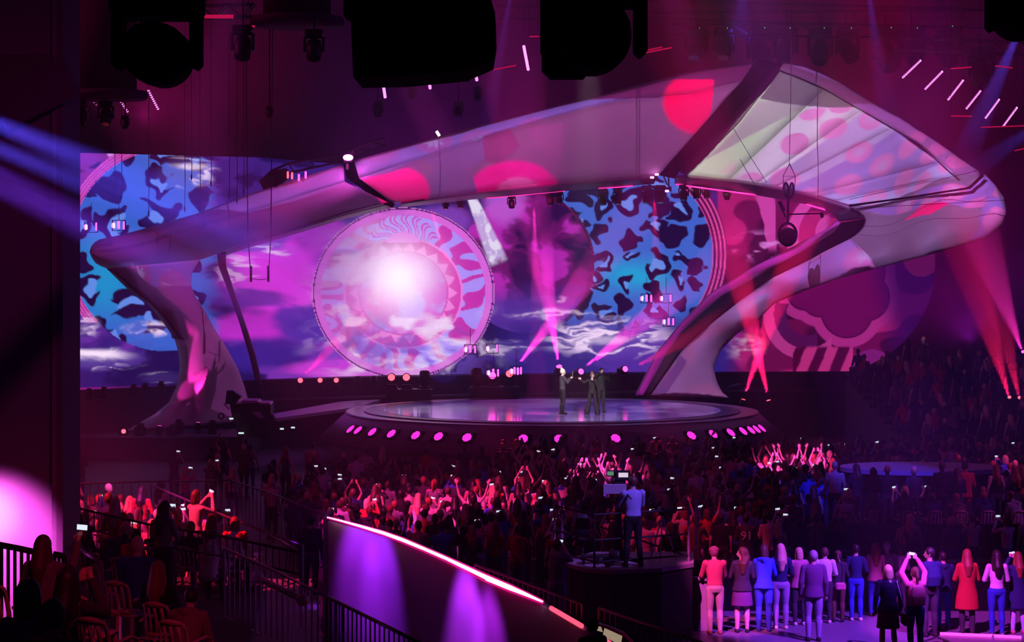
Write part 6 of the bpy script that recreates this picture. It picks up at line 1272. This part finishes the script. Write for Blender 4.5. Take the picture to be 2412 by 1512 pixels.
# the hoist with its lamp at the mouth of the hood
k = thing('hanging_hoist', 'black hoist with arms and a round lamp on a long wire before the hood', 'hoist', P(1858, 450, 74)); c = lambda x, y: P(x, y, 74)
part('wire', MB().tube([c(1866, -40), c(1862, 250), c(1859, 386)], .012, 5), CAB, k); part('shackle', MB().tube([c(1860, 386), c(1844, 415), c(1873, 415), c(1860, 386)], .018, 6).tube([c(1845, 415), c(1845, 440)], .012, 5).tube([c(1873, 415), c(1872, 440)], .012, 5), CAB, k)
part('motor', MB().ell(c(1851, 446), (.125, .16, .27), 16, 10).ell(c(1865, 446), (.11, .16, .27), 16, 10).box(c(1858, 462), (.22, .2, .22), bev=.06), FIX, k, True); part('pole', MB().tube([c(1857, 470), c(1855, 525)], .045, 8), FIX, k)
part('arm', MB().tube([c(1855, 505), c(1885, 504), c(1935, 503)], .03, 6).tube([c(1850, 512), c(1842, 490)], .035, 6), FIX, k); part('side_camera', MB().bar(c(1834, 474), c(1846, 497), .2, .14), FIX, k); part('end_knob', MB().ell(c(1936, 507), (.07, .07, .11)), FIX, k, True)
part('lamp_ring', MB().tube([P(1855 + 21 * math.cos(t), 552 + 26 * math.sin(t), 74) for t in [2 * math.pi * q / 24 for q in range(25)]], .05, 8), FIX, k, True); part('lamp_head', MB().tube([c(1856, 556) + Vector((0, -.25, 0)), c(1856, 556), c(1856, 556) + Vector((0, .3, 0))], .3, 20, rr=[.24, .32, .26]), FIX, k, True)
solo('stay_wire', MB().tube([P(1728, 303, 79), P(1765, 365, 78.5), P(1806, 430, 80)], .011, 5), CAB, 'thin slanting stay wire over the pale left part of the hood', 'wire', P(1806, 430, 80))
for a, b_, nm in (((2001, 470), (2300, 403), 'upper'), ((1990, 492), (2371, 471), 'lower')): solo('stay_wire', MB().tube([P(*a, 78), P(*b_, 72.5)], .010, 5), CAB, f'thin {nm} stay wire along the hood tip', 'wire', P(*a, 78))
# camera dolly on the left runway
k = thing('camera_dolly', 'black tracked camera crane with magenta-lit panels at the left of the stage', 'camera', PZ(590, 1010, .85)); q = lambda x, y, d=76: P(x, y, d)
part('body', MB().prism([q(*v) for v in ((541, 952), (568, 951), (612, 948), (612, 953), (637, 953), (637, 990), (610, 990), (548, 990))], (0, 1.2, 0)), FIX, k)
mg = M('magenta_panel', (.55, .2, .5), .5)
part('top_panel', MB().prism([q(569, 943, 75.9), q(606, 944, 75.9), q(611, 949, 75.9), q(568, 950, 75.9)], (0, 1.0, .02)), mg, k); part('top_panel', MB().prism([q(613, 949, 75.9), q(634, 949, 75.9), q(637, 953, 75.9), q(614, 953, 75.9)], (0, 1.0, .02)), mg, k); part('ramp_panel', MB().prism([q(594, 970, 75.8), q(611, 970, 75.8), q(625, 985, 75.8), q(609, 986, 75.8)], (0, .08, 0)), mg, k)
part('operator_seat', MB().prism([q(*v) for v in ((534, 920), (548, 920), (568, 934), (560, 942), (553, 952), (530, 952))], (0, .5, 0)), FIX, k)
part('wheel', MB().tube([P(521 + 6 * math.cos(t), 980 + 7 * math.sin(t), 75.8) for t in [2 * math.pi * z_ / 20 for z_ in range(21)]], .03, 6), FIX, k); part('side_rail', MB().tube([q(527, 950, 75.7), q(540, 964, 75.7)], .03, 6), mg, k); part('side_rail', MB().tube([q(527, 975, 75.7), q(545, 993, 75.7)], .03, 6), mg, k); part('side_rail', MB().tube([q(638, 972, 75.7), q(660, 992, 75.7)], .03, 6), mg, k)
for x, y in ((545, 986), (568, 1020), (667, 983), (664, 1010), (690, 1007)): part('status_screen', MB().box(q(x, y, 75.6), (.14 if y != 1020 else .2, .03, .06)), M('status_glow', (.5, .6, .6), .3, emit=(.7, .9, .9), es=1.2, var=0), k)
part('undercarriage', MB().prism([q(*v) for v in ((555, 990), (650, 990), (650, 1030), (560, 1030))], (0, 1.0, 0)), FIX, k)
